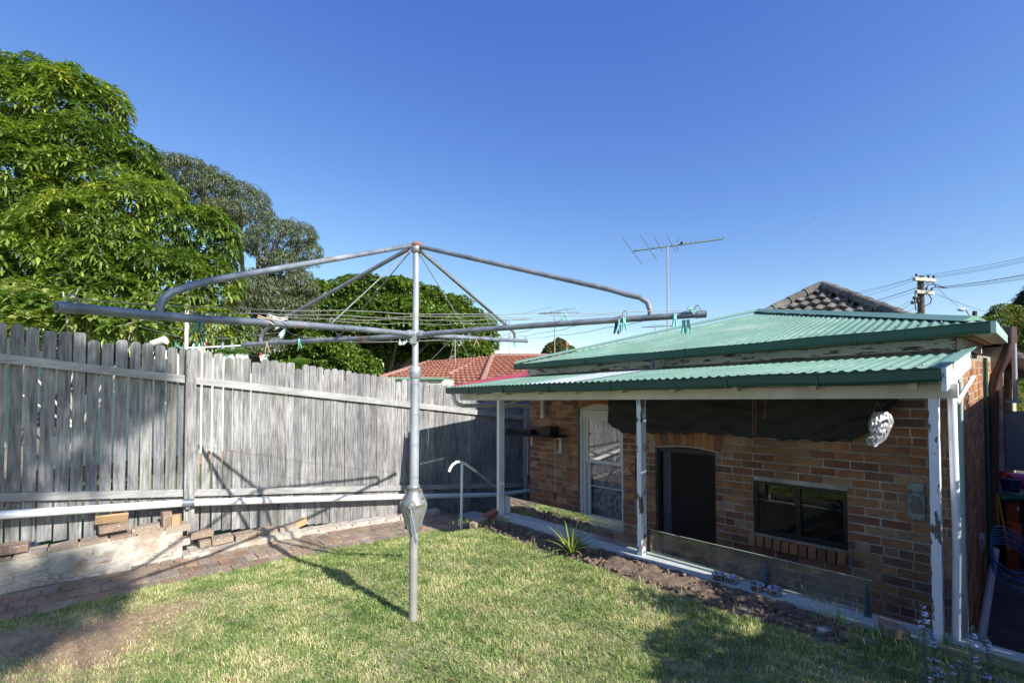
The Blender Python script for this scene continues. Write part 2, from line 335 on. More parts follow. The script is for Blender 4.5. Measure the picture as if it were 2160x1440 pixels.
tag(b.build('bare_patch', m_dirt), 'bare brown patch worn into the lawn beside the path', kind='structure')
# ---- paving bricks
pth = root('brick_path', W(5.8, 1, -.1), 'narrow path of worn header bricks between the lawn and the paling fence', 'path')
r3 = random.Random(5)
for i in range(58):
    v = -2.9+i*.118
    for j in range(4):
        u = 5.57+j*.235+r3.uniform(-.008, .008)
        if j == 0 and snoise(np.array([v]), np.array([1.]), 3)[0] > .25: continue
        if j == 3 and v < .2 : continue
        if v > 3.75: continue
        s = (.222*r3.uniform(.94, 1.02), .108*r3.uniform(.93, 1.03), .05)
        piece('brick', pth, m_paver, W(u, v+(j % 2)*.05, float(pathz(v))-.027+r3.uniform(-.006, .006)), s, HQ @ Quaternion((r3.uniform(-1, 1), r3.uniform(-1, 1), r3.uniform(-1, 1)), r3.uniform(-.03, .03)), chip=.12)
# ---- garden retaining wall
rw = root('garden_wall', W(6.35, .5, 0), 'low whitewashed brick garden wall at the foot of the fence', 'wall')
b = B()
n = 36
for i in range(n):          # rough render body with a bulging face
    v0 = -3+i*3.72/n; v1 = v0+3.72/n
    def fc(v, z): return 6.385-.01*math.sin(v*5.1+z*9)-.07*(1-min(1, max(0, z+.05)/.2)) + .008*math.sin(v*23+z*31)
    for k in range(4):
        za, zb = -.08+k*.088, -.08+(k+1)*.088
        b.add([W(fc(v0, za), v0, za), W(fc(v1, za), v1, za), W(fc(v1, zb), v1, zb), W(fc(v0, zb), v0, zb)], [(0, 1, 2, 3)], True)
b.box(6.33, 6.58, -3, .72, -.1, .26)
b.box(6.22, 6.6, .72, 1.95, -.25, -.03)
tv = [1.95, 2.6, 3.3, 4.0]
for a, c in zip(tv, tv[1:]): b.slab(6.27, 6.6, a, c, float(pathz(a))+.02, float(pathz(c))+.02, .25)
b.build('render', m_render, rw)
m_wbrick = mat('whitewashed_brick', (.6, .6, .6), (1.1, 1.1, 1.1), 10, .95, bump=1., bscale=25,
    rnd=[(.50, .36, .27), (.56, .44, .34), (.46, .33, .26), (.58, .5, .42)], patch=(.66, .63, .56), pscale=6, plim=(.42, .6))
for k in range(5):
    z = .012+k*.083; v = -2.95+(k % 2)*.12
    while v < .62:
        if k == 4 and v > -.62: break
        L = .225*r3.uniform(.85, 1.05)
        piece('brick', rw, m_wbrick if k < 3 else m_garden, W(6.45-.006*(4-k)+r3.uniform(-.01, .01), v+L/2, z+.008*math.sin(v*3+k)), (.22, L, .076), HQ @ Quaternion((1, 0, 0), r3.uniform(-.04, .04)), chip=.2); v += L+.012
for k in range(2):
    v = .78+k*.1
    while v < 1.9:
        L = r3.choice((.11, .225, .225))*r3.uniform(.92, 1.03)
        piece('brick', rw, m_wbrick if k == 0 else m_garden, W(6.36+k*.05+r3.uniform(-.01, .01), v+L/2, -.055-.05*(v-.8)+k*.083), (.2, L, .074), HQ @ Quaternion((0, 0, 1), r3.uniform(-.05, .05)), chip=.16); v += L+.014
v = 1.95
while v < 3.95:
    L = .225*r3.uniform(.9, 1.04)
    piece('brick', rw, m_wbrick, W(6.36+r3.uniform(-.015, .015), v+L/2, float(pathz(v))+.012), (.2, L, .07), HQ @ Quaternion((1, 0, 0), -.07+r3.uniform(-.02, .02)), chip=.16); v += L+.014
# ---------------------------------------------------------------- fence
def ftop(v): return 2.385-.1475*v
def fbot(v): return .28-.163*v
fen = root('paling_fence', W(6.63, 0, .2), 'tall weathered grey timber paling fence along the left boundary', 'fence')
v = -3.4; r4 = random.Random(21); UF = 6.63
while v < 9.3:
    wv = r4.uniform(.088, .104) if v > -.5 else r4.uniform(.092, .104)
    if .72 < v < .8 : wv = .07
    zt = ftop(v)+r4.uniform(-.012, .018)-(.05 if r4.random() < .07 else 0); zb = fbot(v)-.03; c = r4.uniform(.016, .028); off = r4.uniform(-.004, .004); lean = r4.uniform(-.006, .006)
    t = .014; b = B()
    if v > 4.5: zt = min(zt, ftop(v)-.0)
    pr = [(v, zb), (v+wv, zb), (v+wv+lean, zt-c), (v+wv-c+lean, zt), (v+c+lean, zt), (v+lean, zt-c)]
    vs = [W(UF+off, a, z) for a, z in pr]+[W(UF+off+t, a, z) for a, z in pr]
    b.add(vs, [(5, 4, 3, 2, 1, 0), (6, 7, 8, 9, 10, 11)]+[(i, (i+1) % 6, 6+(i+1) % 6, 6+i) for i in range(6)])
    b.build('paling', m_pal, fen)
    gap = r4.uniform(.012, .021) if v < 1.2 else r4.uniform(.002, .0085)
    v += wv+gap
for z0, h in ((1.998, .088), (.675, .08)):
    for a, c in ((-3.4, .745), (.855, 3.5), (3.503, 9.2)):
        b = B(); z_ = lambda v: z0-(.159 if h > .085 else .155)*v+h
        b.slab(UF-.045, UF-.006, a, c, z_(a), z_(c), h); b.build('rail', m_rail, fen)
for v, zt in ((.75, 2.26), (-1.95, 2.6)):
    b = B(); b.box(UF-.11, UF-.002, v, v+.1, -.2, zt); b.build('post', m_pal, fen)
b = B(); b.box(UF-.1, UF-.002, 6.2, 6.3, -1.2, 1.3); b.build('post', m_rail, fen)
# white pipe on the fence
b = B(); pv = [(-3.2, .96), (-.69, .675), (.77, .50), (2.2, .27), (3.56, .045), (5.4, -.27), (7, -.42)]
b.tube([W(6.47, a, z) for a, z in pv], .041, 14)
pp = b.build('drain_pipe', m_pvc); tag(pp, 'long white plastic drain pipe running low along the paling fence', 'pipe')
b = B(); b.tube([W(6.47, .72, .508), W(6.47, .84, .492)], .047, 14); b.box(6.46, 6.53, .76, .8, .43, .5); b.build('bracket', m_galv, pp)
# loose bricks and slabs along the fence
def loose(name, label, cat, px, py, u, size, rot, m=m_garden, grp=None):
    a = (px-1080)/976; bb = -(py-788.6)/976
    r = (a, math.cos(PITCH)-bb*math.sin(PITCH), math.sin(PITCH)+bb*math.cos(PITCH)); t = u/(r[0]*U[0]+r[1]*U[1])
    q = HQ @ Quaternion((1, 0, 0), rot[0]) @ Quaternion((0, 1, 0), rot[1]) @ Quaternion((0, 0, 1), rot[2])
    o = piece(name, None, m, (r[0]*t, r[1]*t, 1.7+r[2]*t), size, q, chip=.12); return tag(o, label, cat, grp)
G = 'loose bricks along the fence'
m_or = mat('orange_slab', (.40, .27, .15), (.52, .35, .2), 8, .85, bump=.4)
loose('paving_slab', 'thin orange stone slab leaning on the fence above the garden wall', 'slab', 236, 1093, 6.5, (.03, .27, .10), (.08, -.5, 0), m_or, G)
loose('brick', 'tan brick lying on the wall below the orange slab', 'brick', 240, 1112, 6.42, (.11, .24, .07), (.03, 0, .1), grp=G)
loose('brick', 'whitewashed brick lying on the wall between the slab and the upright bricks', 'brick', 308, 1113, 6.4, (.11, .24, .07), (-.05, 0, -.06), grp=G)
loose('brick', 'taller tan brick standing on end beside the fence post', 'brick', 351, 1099, 6.42, (.08, .085, .235), (0, 0, .2), grp=G)
loose('brick', 'orange brick standing on end against the fence post', 'brick', 373, 1106, 6.38, (.075, .08, .235), (0, 0, -.3), m_or, G)
loose('brick', 'grey brick half buried in weeds just past the fence post', 'brick', 424, 1125, 6.42, (.11, .23, .075), (.05, 0, .15), grp=G)
loose('brick', 'orange brick resting on the kerb row half way to the hoist pole', 'brick', 630, 1104, 6.46, (.09, .2, .075), (-.2, 0, .2), m_or, G)
loose('block', 'pale concrete block on the path beside the hoist gearbox', 'block', 915, 1083, 6.35, (.12, .16, .09), (-.1, 0, .3), plain('pale_block', (.55, .46, .36), .9), G)
b = B(); b.slab(6.05, 6.25, 3.55, 4.35, -.21, -.33, .03)
b = B(); p0 = Vector(at(905, 1090, 7.2)); p1 = Vector(at(962, 1112, 6.55)); s_ = Vector((.17, .1, 0)); up = Vector((0, 0, .03))
b.hull([p0-up, p1-up, p1+s_-up, p0+s_*1.1-up, p0, p1, p1+s_, p0+s_*1.1]); tag(b.build('plank', m_plank), 'weathered plank lying at the top of the steps', 'plank')
# handrail
hr = root('handrail', W(5.1, 3.65, -.16), 'white bent tube handrail at the head of the steps', 'handrail')
b = B(); b.tube([W(5.1, 3.64, -.25), W(5.1, 3.65, .67)], .018, 12); b.build('post', m_pvc, hr)
b = B(); b.tube([W(5.1, 3.44, .60), W(5.1, 3.46, .645), W(5.1, 3.5, .685), W(5.1, 3.56, .71), W(5.1, 3.63, .70), W(5.1, 3.7, .665), W(5.1, 3.88, .54)], .019, 12); b.build('grip', m_pvc, hr)
b = B(); b.tube([W(5.1, 3.87, .545), W(5.1, 4.45, .1), W(5.1, 5.0, -.3)], .014, 10); b.build('rail', mat('grey_rail', (.4, .4, .36), rough=.5), hr)
# hollow bricks
hb = root('hollow_brick', at(1040, 1092, 6.2), 'red hollow brick with round holes at the foot of the first verandah post', 'brick')
def hq(px, py, Y, sx, sy, sz, ax): return None
b = B(); p0 = Vector(at(1012, 1088, 5.95)); p1 = Vector(at(1053, 1066, 6.3)); d = (p1-p0).normalized(); s_ = Vector((d.y, -d.x, 0)).normalized()*.1; h = Vector((0, 0, -.085))
b.hull([p0+h, p0+s_+h, p1+s_+h, p1+h, p0, p0+s_, p1+s_, p1]); b.build('body', plain('red_clay', (.33, .14, .08), .85), hb)
b = B()
for k in range(5):
    for j in (.3, .68):
        c = p0+d*(p1-p0).length*(.14+.18*k)+s_+h*j; n_ = s_.normalized(); b.tube([c, c+n_*.003], .011, 10)
b.build('hole_shade', m_dark, hb)  # black discs on the face, painting the shade inside the round holes
b = B(); q0 = Vector(at(990, 1102, 5.8)); q1 = Vector(at(1017, 1088, 5.97)); b.hull([q0+h, q0+s_+h, q1+s_+h, q1+h, q0, q0+s_, q1+s_, q1]); tag(b.build('brick', m_garden), 'mossy tan brick in front of the red hollow brick', 'brick')
#@@HOUSE
# ---------------------------------------------------------------- house
hs = root('brick_house', W(3, 5.56, -1), 'single storey brown brick house with green steel roof and a low rear verandah', 'house')
VW = 5.56
OPEN = [(3.87, 4.71, -.45, 1.28), (2.55, 3.36, -1.0, .80), (1.235, 2.12, -.075, .515)]     # window, door, sliding window
def arch(u, k):      # extra height of the segmental heads
    a, c = OPEN[k][0], OPEN[k][1]; t = (u-a)/(c-a)*2-1; return (.085, .035, 0)[k]*max(0, 1-t*t)
wall = B()
def wallpiece(u0, u1, z0, z1): wall.box(u0, u1, VW+.005, VW+.22, z0, z1)
us = sorted({.41, 5.77} | {o[0] for o in OPEN} | {o[1] for o in OPEN})
for a, c in zip(us, us[1:]):
    m_ = (a+c)/2; ops = [(o, k) for k, o in enumerate(OPEN) if o[0] < m_ < o[1]]
    if not ops: wallpiece(a, c, -1.1, 1.97)
    else:
        o_, k = ops[0]; wallpiece(a, c, -1.1, o_[2])
        if k == 2: wallpiece(a, c, o_[3], 1.97)
        else:
            n = 12
            for i in range(n):
                x0 = a+(c-a)*i/n; x1 = a+(c-a)*(i+1)/n
                wall.hull([W(x0, VW+.007, o_[3]+arch(x0, k)), W(x1, VW+.007, o_[3]+arch(x1, k)), W(x1, VW+.22, o_[3]+arch(x1, k)), W(x0, VW+.22, o_[3]+arch(x0, k)), W(x0, VW+.007, 1.97), W(x1, VW+.007, 1.97), W(x1, VW+.22, 1.97), W(x0, VW+.22, 1.97)])
wl_ = wall.build('rear_wall', m_mortar, hs)
swb = B(); swb.box(.4225, .62, VW+.22, 10.6, -1.1, 1.84); swb.box(.30, .6, 10.6, 21, -1.1, 2.0); swb.box(5.55, 5.77, VW+.22, 12, -1.1, 1.97)
sw = swb.build('side_wall', m_mortar, hs)
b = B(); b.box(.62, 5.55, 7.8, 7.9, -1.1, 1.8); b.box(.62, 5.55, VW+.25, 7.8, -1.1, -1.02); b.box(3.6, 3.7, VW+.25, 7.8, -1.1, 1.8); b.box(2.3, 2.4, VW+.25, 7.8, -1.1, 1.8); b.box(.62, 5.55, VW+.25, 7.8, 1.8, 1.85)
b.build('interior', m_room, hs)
# bricks, face 6 mm proud of the mortar
bricks = []
CH = .0865; r5 = random.Random(9)
def arch_zone(u0, u1, z0, z1):
    for k, hh in ((0, .24), (1, .24)):
        o_ = OPEN[k]
        if u1 > o_[0]-.1 and u0 < o_[1]+.1 and z1 > o_[3]+.0 and z0 < o_[3]+hh: return (k, hh)
    o_ = OPEN[2]
    if u1 > o_[0]-.02 and u0 < o_[1]+.05 and z1 > o_[2]-.14 and z0 < o_[2]: return (2, 0)
    return None
for c in range(35):
    z0 = -1.08+c*CH; z1 = z0+.073
    if z1 > 1.95: break
    # solid spans on this course
    spans = [(.412, 5.768)]
    def cut(sp, a, d): 
        out = []
        for s, e in sp:
            if d <= s or a >= e: out.append((s, e)); continue
            if a > s: out.append((s, a))
            if d < e: out.append((d, e))
        return out
    for k, o_ in enumerate(OPEN):
        top = o_[3]+(.0 if k == 2 else .085)
        if z1 > o_[2]+.01 and z0 < o_[3]-.01: spans = cut(spans, o_[0], o_[1])
        if k < 2 and z1 > o_[3] and z0 < o_[3]+.24: spans = cut(spans, o_[0]-.09, o_[1]+.09)
        if k == 2 and z1 > o_[2]-.135 and z0 < o_[2]: spans = cut(spans, o_[0]-.03, o_[1]+.04)
    for s, e in spans:
        u = s+(.0 if c % 2 == 0 else 0); first = True
        while u < e-.02:
            L = .23 if c % 6 else .11
            if first and c % 2: L = .11
            first = False
            L = min(L, e-u-.0)
            if e-(u+L) < .05: L = e-u
            bricks.append((u, u+L-(.013 if u+L < e-.001 else 0), z0, z1, 'r')); u += L
for c in range(33):
    z0 = -1.08+c*CH; z1 = z0+.076
    if z1 > 1.84: break
    v = VW+.0+(.0 if c % 2 else .11)
    while v < 10.5:
        L = .23; bricks.append((v, min(v+.22, 10.6), z0, z1, 's')); v += L
def bdist(t):
    if t[4] == 'r': p = W((t[0]+t[1])/2, VW, t[2])
    else: p = W(.42, (t[0]+t[1])/2, t[2])
    return math.hypot(p[0], p[1])
vis = []; rest = {'r': [], 's': []}
for t in bricks:
    (vis if (t[4] == 'r' and t[2] > -.62 and t[0] < 3.2) else rest[t[4]]).append(t)
vis.sort(key=bdist)
rest['r'] += vis[285:]; vis = vis[:285]
for t in vis:
    piece('brick', wl_, m_brick, W((t[0]+t[1])/2, VW+.016+r5.uniform(-.0025, .0025), (t[2]+t[3])/2), ((t[1]-t[0]), .032, t[3]-t[2]), chip=.06)
for side, nm, par in (('r', 'brickwork', wl_), ('s', 'brickwork', sw)):
    b = B()
    for t in rest[side]:
        j = r5.uniform(-.0025, .0025); rn = r5.uniform(.01, .99)
        if side == 'r': b.box(t[0], t[1], VW+j, VW+.03, t[2], t[3], rnd=rn)
        else: b.box(.42+j*.3, .45, t[0]+.005, t[1]-.005, t[2], t[3], rnd=rn)
    if side == 's': 
        c = 0
        for c in range(35):
            z0 = -1.08+c*CH; v = 10.6
            while v < 16: b.box(.294, .32, v+.005, v+.225, z0, z0+.076, rnd=r5.uniform(.01, .99)); v += .235
    o = b.build(nm, m_brick, par); o['kind'] = 'stuff'
# arched soldier courses over window and door, sill bricks of the sliding window
for k in (0, 1):
    o_ = OPEN[k]; n = 11; a0, a1 = o_[0]-.088, o_[1]+.088
    for i in range(n):
        x0 = a0+(a1-a0)*i/n+.004; x1 = a0+(a1-a0)*(i+1)/n-.004; xm = (x0+x1)/2
        zb = o_[3]+arch(min(max(xm, o_[0]), o_[1]), k); t = (xm-(o_[0]+o_[1])/2)/(a1-a0)*.5
        q = HQ @ Quaternion((0, 1, 0), t)
        p = piece('brick', wl_, m_brick, W(xm, VW+.012, zb+.113), (x1-x0, .034, .222), q, chip=.04)
o_ = OPEN[2]
for i in range(11):
    xm = 1.27+i*.0835
    piece('brick', wl_, m_brick, W(xm, VW-.035, -.15), (.070, .14, .125), HQ @ Quaternion((1, 0, 0), .25), chip=.2)
# tall sash window
win = B(); f0, f1 = 3.9, 4.70; vf = VW+.05
win.box(f1-.045, f1, vf, vf+.12, -.44, 1.28); win.box(f0-.05, f0, vf, vf+.12, -.44, 1.28); win.box(f1-.085, f1-.05, vf+.02, vf+.12, -.44, 1.24); win.box(f0+.005, f0+.03, vf+.02, vf+.12, -.44, 1.24)
win.box(f0, f1-.046, vf, vf+.12, 1.17, 1.27); win.box(f0-.02, f1+.02, vf-.03, vf+.12, -.5, -.43)
wf = win.build('window', m_white, hs); wf['label'] = 'tall white double hung sash window'
b = B(); n = 12
for i in range(n):
    x0 = f0-.06+(f1-f0+.06)*i/n; x1 = f0-.06+(f1-f0+.06)*(i+1)/n; b.hull([W(x0, vf-.005, 1.275), W(x1, vf-.005, 1.275), W(x1, vf+.1, 1.275), W(x0, vf+.1, 1.275), W(x0, vf-.005, 1.28+arch(x0, 0)), W(x1, vf-.005, 1.28+arch(x1, 0)), W(x1, vf+.1, 1.28+arch(x1, 0)), W(x0, vf+.1, 1.28+arch(x0, 0))])
b.build('arched_head', m_cream, wf)
for nm, z0, z1, dv in (('upper_sash', .47, 1.168, .03), ('lower_sash', -.425, .50, .075)):
    b = B(); a, c = f0+.03, f1-.09
    b.box(c-.05, c, vf+dv, vf+dv+.035, z0, z1); b.box(a, a+.05, vf+dv, vf+dv+.035, z0, z1)
    b.box(a+.051, c-.051, vf+dv, vf+dv+.035, z1-.045, z1); b.box(a+.051, c-.051, vf+dv, vf+dv+.035, z0, z0+(.045 if z0 > 0 else .09))
    if z0 < 0: b.box(a+.051, c-.051, vf+dv+.008, vf+dv+.02, .10, .112)
    b.build('sash', m_white, wf)
    b = B(); b.box(a+.05, c-.05, vf+dv+.015, vf+dv+.02, z0+.045, z1-.045); b.build('pane', GW if z0 > 0 else GWL, wf)
# lace curtain behind the lower sash
mc, N, L, Bs = newmat('floral_lace_curtain')
co = coords(N, L, (1, 1, 1), False); f = noise(N, L, co, 14, 3); f2 = noise(N, L, co, 60, 2)
c_ = ramp(N, L, f, [(.5, (.80, .78, .84)), (.56, (.42, .30, .38))]); L.new(mixc(N, L, .25, c_, ramp(N, L, f2, [(.4, .3), (.6, .85)])), Bs.inputs['Base Color']); Bs.inputs['Roughness'].default_value = 1
b = B(); n = 40
for i in range(n):
    x0, x1 = 3.9+.72*i/n, 3.9+.72*(i+1)/n; y = lambda x: VW+.26+.02*math.sin(x*60)
    b.add([W(x0, y(x0), -.42), W(x1, y(x1), -.42), W(x1, y(x1), 1.0), W(x0, y(x0), 1.0)], [(0, 1, 2, 3)], True)
b.build('curtain', mc, wf)
# doorway: dark frame and an ajar inner leaf
b = B(); o_ = OPEN[1]
b.box(o_[1]-.04, o_[1], VW+.06, VW+.2, -1, .80); b.box(o_[0], o_[0]+.04, VW+.06, VW+.2, -1, .80); b.box(o_[0]+.041, o_[1]-.041, VW+.06, VW+.2, .74, .80)
dr = b.build('doorway', m_frame, hs); dr['label'] = 'open dark doorway under a shallow brick arch'
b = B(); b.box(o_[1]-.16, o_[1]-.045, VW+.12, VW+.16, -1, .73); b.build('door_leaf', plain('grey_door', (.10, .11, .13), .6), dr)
b = B()
n = 10
for i in range(n):
    x0 = o_[0]+(o_[1]-o_[0])*i/n; x1 = o_[0]+(o_[1]-o_[0])*(i+1)/n
    b.hull([W(x0, VW+.02, .80+arch(x0, 1)-.012), W(x1, VW+.02, .80+arch(x1, 1)-.012), W(x1, VW+.2, .80+arch(x1, 1)-.012), W(x0, VW+.2, .80+arch(x0, 1)-.012), W(x0, VW+.02, .80+arch(x0, 1)-.001), W(x1, VW+.02, .80+arch(x1, 1)-.001), W(x1, VW+.2, .80+arch(x1, 1)-.001), W(x0, VW+.2, .80+arch(x0, 1)-.001)])
b.build('lintel_strip', m_cream, dr)
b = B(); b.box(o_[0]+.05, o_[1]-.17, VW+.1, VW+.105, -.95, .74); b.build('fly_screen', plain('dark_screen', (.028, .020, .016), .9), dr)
# sliding window
o_ = OPEN[2]; b = B(); a, c, z0, z1 = o_[0]+.004, o_[1]-.004, o_[2]+.004, o_[3]-.004; v0 = VW+.02
b.box(a, c, v0, v0+.06, z0, z0+.04); b.box(a, c, v0, v0+.06, z1-.03, z1); b.box(a, a+.035, v0, v0+.06, z0+.041, z1-.031); b.box(c-.035, c, v0, v0+.06, z0+.041, z1-.031); b.box(1.655, 1.695, v0+.005, v0+.055, z0+.041, z1-.031)
wf2 = b.build('sliding_window', m_frame, hs)
b = B(); b.box(a+.035, 1.655, v0+.03, v0+.035, z0+.04, z1-.03); b.build('pane', GW2, wf2)
b = B(); b.box(1.695, c-.035, v0+.015, v0+.02, z0+.04, z1-.03); b.build('pane', GW2, wf2)
# verandah posts, beam, rafter ends
for u, wd, m_ in ((4.69, .05, m_white), (2.555, .048, m_peel), (.415, .048, m_peel)):
    b = B(); b.box(u-wd/2, u+wd/2, 3.935, 4.025, -.02, 1.508); p = b.build('post', m_, hs)
b = B(); b.box(.30, 5.56, 3.93, 4.0, 1.51, 1.60); b.build('beam', m_cream, hs)
for u in (5.05, 4.45, 3.87, 3.3, 2.7, 2.15, 1.6, 1.05, .5):
    b = B(); b.slab(u-.022, u+.022, 3.84, 5.5, 1.655, 1.795, .08); b.build('rafter', m_cream, hs)
b = B(); b.box(.34, 5.55, 4.6, 4.65, 1.59, 1.65); b.build('batten', m_cream, hs)
# corrugated sheets
def corr(u0, u1, v0f, v1f, zf, per=.076, amp=.0075, nper=8, rows=3):
    n = max(2, int(round((u1-u0)/per*nper))); us_ = np.linspace(u0, u1, n+1); vs, fs = [], []
    for i, u in enumerate(us_):
        a, c = v0f(u), max(v0f(u)+.002, v1f(u))
        for j in range(rows+1):
            v = a+(c-a)*j/rows; vs.append(W(u, v, zf(v)+amp*math.sin(u/per*2*math.pi)))
    for i in range(n):
        for j in range(rows):
            k = i*(rows+1)+j; fs.append((k, k+1, k+rows+2, k+rows+1))
    b = B(); b.add(vs, fs, True); return b
vr = B(); vr.box(.33, 5.55, 5.46, 5.5, 1.78, 1.80); vroof = vr.build('verandah_roof', m_cap, hs)
zl = lambda v: 1.705+(v-3.78)*.081
edges = [.36, 1.13, 1.89, 2.65, 3.2, 3.96, 4.72, 5.57]
for a, c in zip(edges, edges[1:]):
    tr = abs(a-3.2) < .01
    sk = .30 if tr else 0
    b = corr(a, c-.004, lambda u: 3.76, lambda u: 5.49, (lambda v: zl(v)+.004) if tr else zl)
    o = b.build('sheet', m_trans if tr else m_roof, vroof)
    if tr: o['label'] = 'pale translucent sheet'
b = B(); b.slab(.36, 5.57, 3.83, 5.45, 1.668, 1.805, .006)
bc = plain('pale_ceiling', (.5, .42, .28), .8)
b = B()
for i in range(24):          # sagging lining board near the left end
    x0 = 4.72+i*.04; x1 = x0+.04; s_ = lambda x: 1.50-.09*math.sin((x-4.7)/1.0*math.pi)**2
    b.hull([W(x0, 4.5, s_(x0)), W(x1, 4.5, s_(x1)), W(x1, 5.5, s_(x1)+.12), W(x0, 5.5, s_(x0)+.12), W(x0, 4.5, s_(x0)+.01), W(x1, 4.5, s_(x1)+.01), W(x1, 5.5, s_(x1)+.13), W(x0, 5.5, s_(x0)+.13)])
b.build('sagging_lining', bc, vroof)
b = B(); b.slab(.30, .36, 3.76, 5.5, 1.735, 1.872, .012); b.build('barge_cap', m_cap, vroof)
b = B(); b.slab(.335, .36, 3.78, 5.5, 1.70, 1.84, .14); b.build('barge_board', m_peel, vroof)
# gutters as open troughs with joints
def gutter(u0, u1, v, zt, h, wd, par, joints, name='gutter'):
    b = B(); prof = [(v+wd, zt), (v+wd, zt-h), (v+.018, zt-h), (v+.004, zt-h+.02), (v, zt-.012), (v-.006, zt-.006), (v-.006, zt), (v+.004, zt), (v+.006, zt-.012), (v+.02, zt-h+.006), (v+wd-.003, zt-h+.006), (v+wd-.003, zt)]
    n = 24; vs = []
    for i in range(n+1):
        u = u0+(u1-u0)*i/n; wob = .004*math.sin(i*1.3+u0*5)+.003*math.sin(i*.47)
        vs += [W(u, a, z+wob) for a, z in prof]
    m_ = len(prof); b.add(vs, [(i*m_+k, (i+1)*m_+k, (i+1)*m_+(k+1) % m_, i*m_+(k+1) % m_) for i in range(n) for k in range(m_)]+[tuple(range(m_)), tuple(n*m_+k for k in reversed(range(m_)))])
    g = b.build(name, m_gut, par)
    for u in joints:
        b = B(); pj = [(v-.004, zt-h-.004), (v-.012, zt+.005)]; b.hull([W(u, v-.003, zt-h-.004), W(u+.012, v-.003, zt-h-.004), W(u+.012, v+wd, zt-h-.004), W(u, v+wd, zt-h-.004), W(u, v-.010, zt+.007), W(u+.012, v-.010, zt+.007), W(u+.012, v+.01, zt+.007), W(u, v+.01, zt+.007)]); b.build('gutter_joint', m_gut, g)
    return g
g1 = gutter(.36, 5.58, 3.70, 1.70, .088, .1, hs, (5.03, 4.32, 3.55, 2.72, 1.6, .98)); g2 = gutter(.19, 5.72, 5.13, 2.045, .09, .12, hs, (4.2, 2.7, 1.05))
b = B(); b.box(.17, .20, 5.12, 7.8, 1.955, 2.045); b.box(.19, .30, 5.25, 7.8, 1.955, 1.965); b.build('side_gutter', mat('pale_green_gutter', (.36, .52, .44), (.44, .6, .52), 4, .4), hs)
b = B(); b.box(.30, 5.62, 5.25, 5.5, 1.955, 1.962); b.box(.30, .43, 5.5, 7.8, 1.945, 1.953); b.build('soffit', m_soffit, hs)
b = B(); b.box(.425, 5.76, 5.5, 5.545, 1.862, 1.955); b.build('fascia_board', m_flake, hs)
b = B(); b.box(.385, .42, 5.5, 7.9, 1.85, 1.945); b.build('side_fascia', m_cream, hs)
# hipped roof
AP = 3.03; zu = lambda v: 2.045+(v-5.2)*.232
rp = B(); rp.box(.4, 5.6, 5.5, 5.55, 1.965, 2.0); hroof = rp.build('hip_roof', m_cap, hs)
eds = [.2]+[.2+.762*k for k in range(1, 8)]; eds[-1] = 5.7
for a, c in zip(eds, eds[1:]):
    b = corr(a, c-.003, lambda u: 5.19, lambda u: 5.2+min(u-.17, 5.73-u)*1.065, zu, rows=4); b.build('sheet', m_roof, hroof)
def side_face(sgn, ue):
    b = B(); n = 90
    vs, fs = [], []
    for i in range(n+1):
        v = 5.3+i*6.6/n; rise = min((v-5.2)/1.065, 2.86)
        vs += [W(ue, v, 2.045), W(ue+sgn*rise, v, 2.045+rise*.247)]
    for i in range(n): fs.append((2*i, 2*i+1, 2*i+3, 2*i+2))
    b.add(vs, fs); b.build('side_slope', m_roof, hroof)
side_face(1, .17); side_face(-1, 5.73)
for ue, pts in ((.17, [(.3, 5.33), (AP, 8.25)]), (5.73, [(5.73, 5.17), (AP, 8.25)])):
    b = B(); (a0, c0), (a1, c1) = pts; n = 2
    d = Vector((a1-a0, c1-c0)).normalized(); nn = Vector((-d.y, d.x))*.085
    P = lambda a, c, off, zz: W(a+nn.x*off, c+nn.y*off, zz)
    z0, z1 = (2.085 if ue < 1 else 2.06), 2.79
    b.add([P(a0, c0, 1, z0-.008), P(a0, c0, .12, z0+.03), P(a0, c0, -.12, z0+.03), P(a0, c0, -1, z0-.008), P(a1, c1, 1, z1-.012), P(a1, c1, .12, z1+.03), P(a1, c1, -.12, z1+.03), P(a1, c1, -1, z1-.012)], [(0, 4, 5, 1), (1, 5, 6, 2), (2, 6, 7, 3), (0, 1, 2, 3)])
    b.build('hip_cap', m_cap, hroof)
b = B(); b.add([W(AP-.14, 8.25, 2.78), W(AP-.02, 8.25, 2.82), W(AP+.02, 8.25, 2.82), W(AP+.14, 8.25, 2.78), W(AP-.14, 12, 2.78), W(AP-.02, 12, 2.82), W(AP+.02, 12, 2.82), W(AP+.14, 12, 2.78)], [(0, 4, 5, 1), (1, 5, 6, 2), (2, 6, 7, 3), (0, 1, 2, 3)]); b.build('ridge_cap', m_cap, hroof)
# roof screws
b = B()
for v in (5.35, 6.3, 7.2):
    u = .5
    while u < 5.5:
        if 5.2+min(u-.17, 5.73-u)*1.065 > v+.1: b.ball(W(u, v, zu(v)+.012), .008, 5, 4)
        u += .152
for v in (3.86, 4.6, 5.4):
    u = .45
    while u < 5.5: b.ball(W(u, v, zl(v)+.012), .007, 5, 4); u += .152
b.build('roof_screw', m_galv2, hroof)['kind'] = 'stuff'
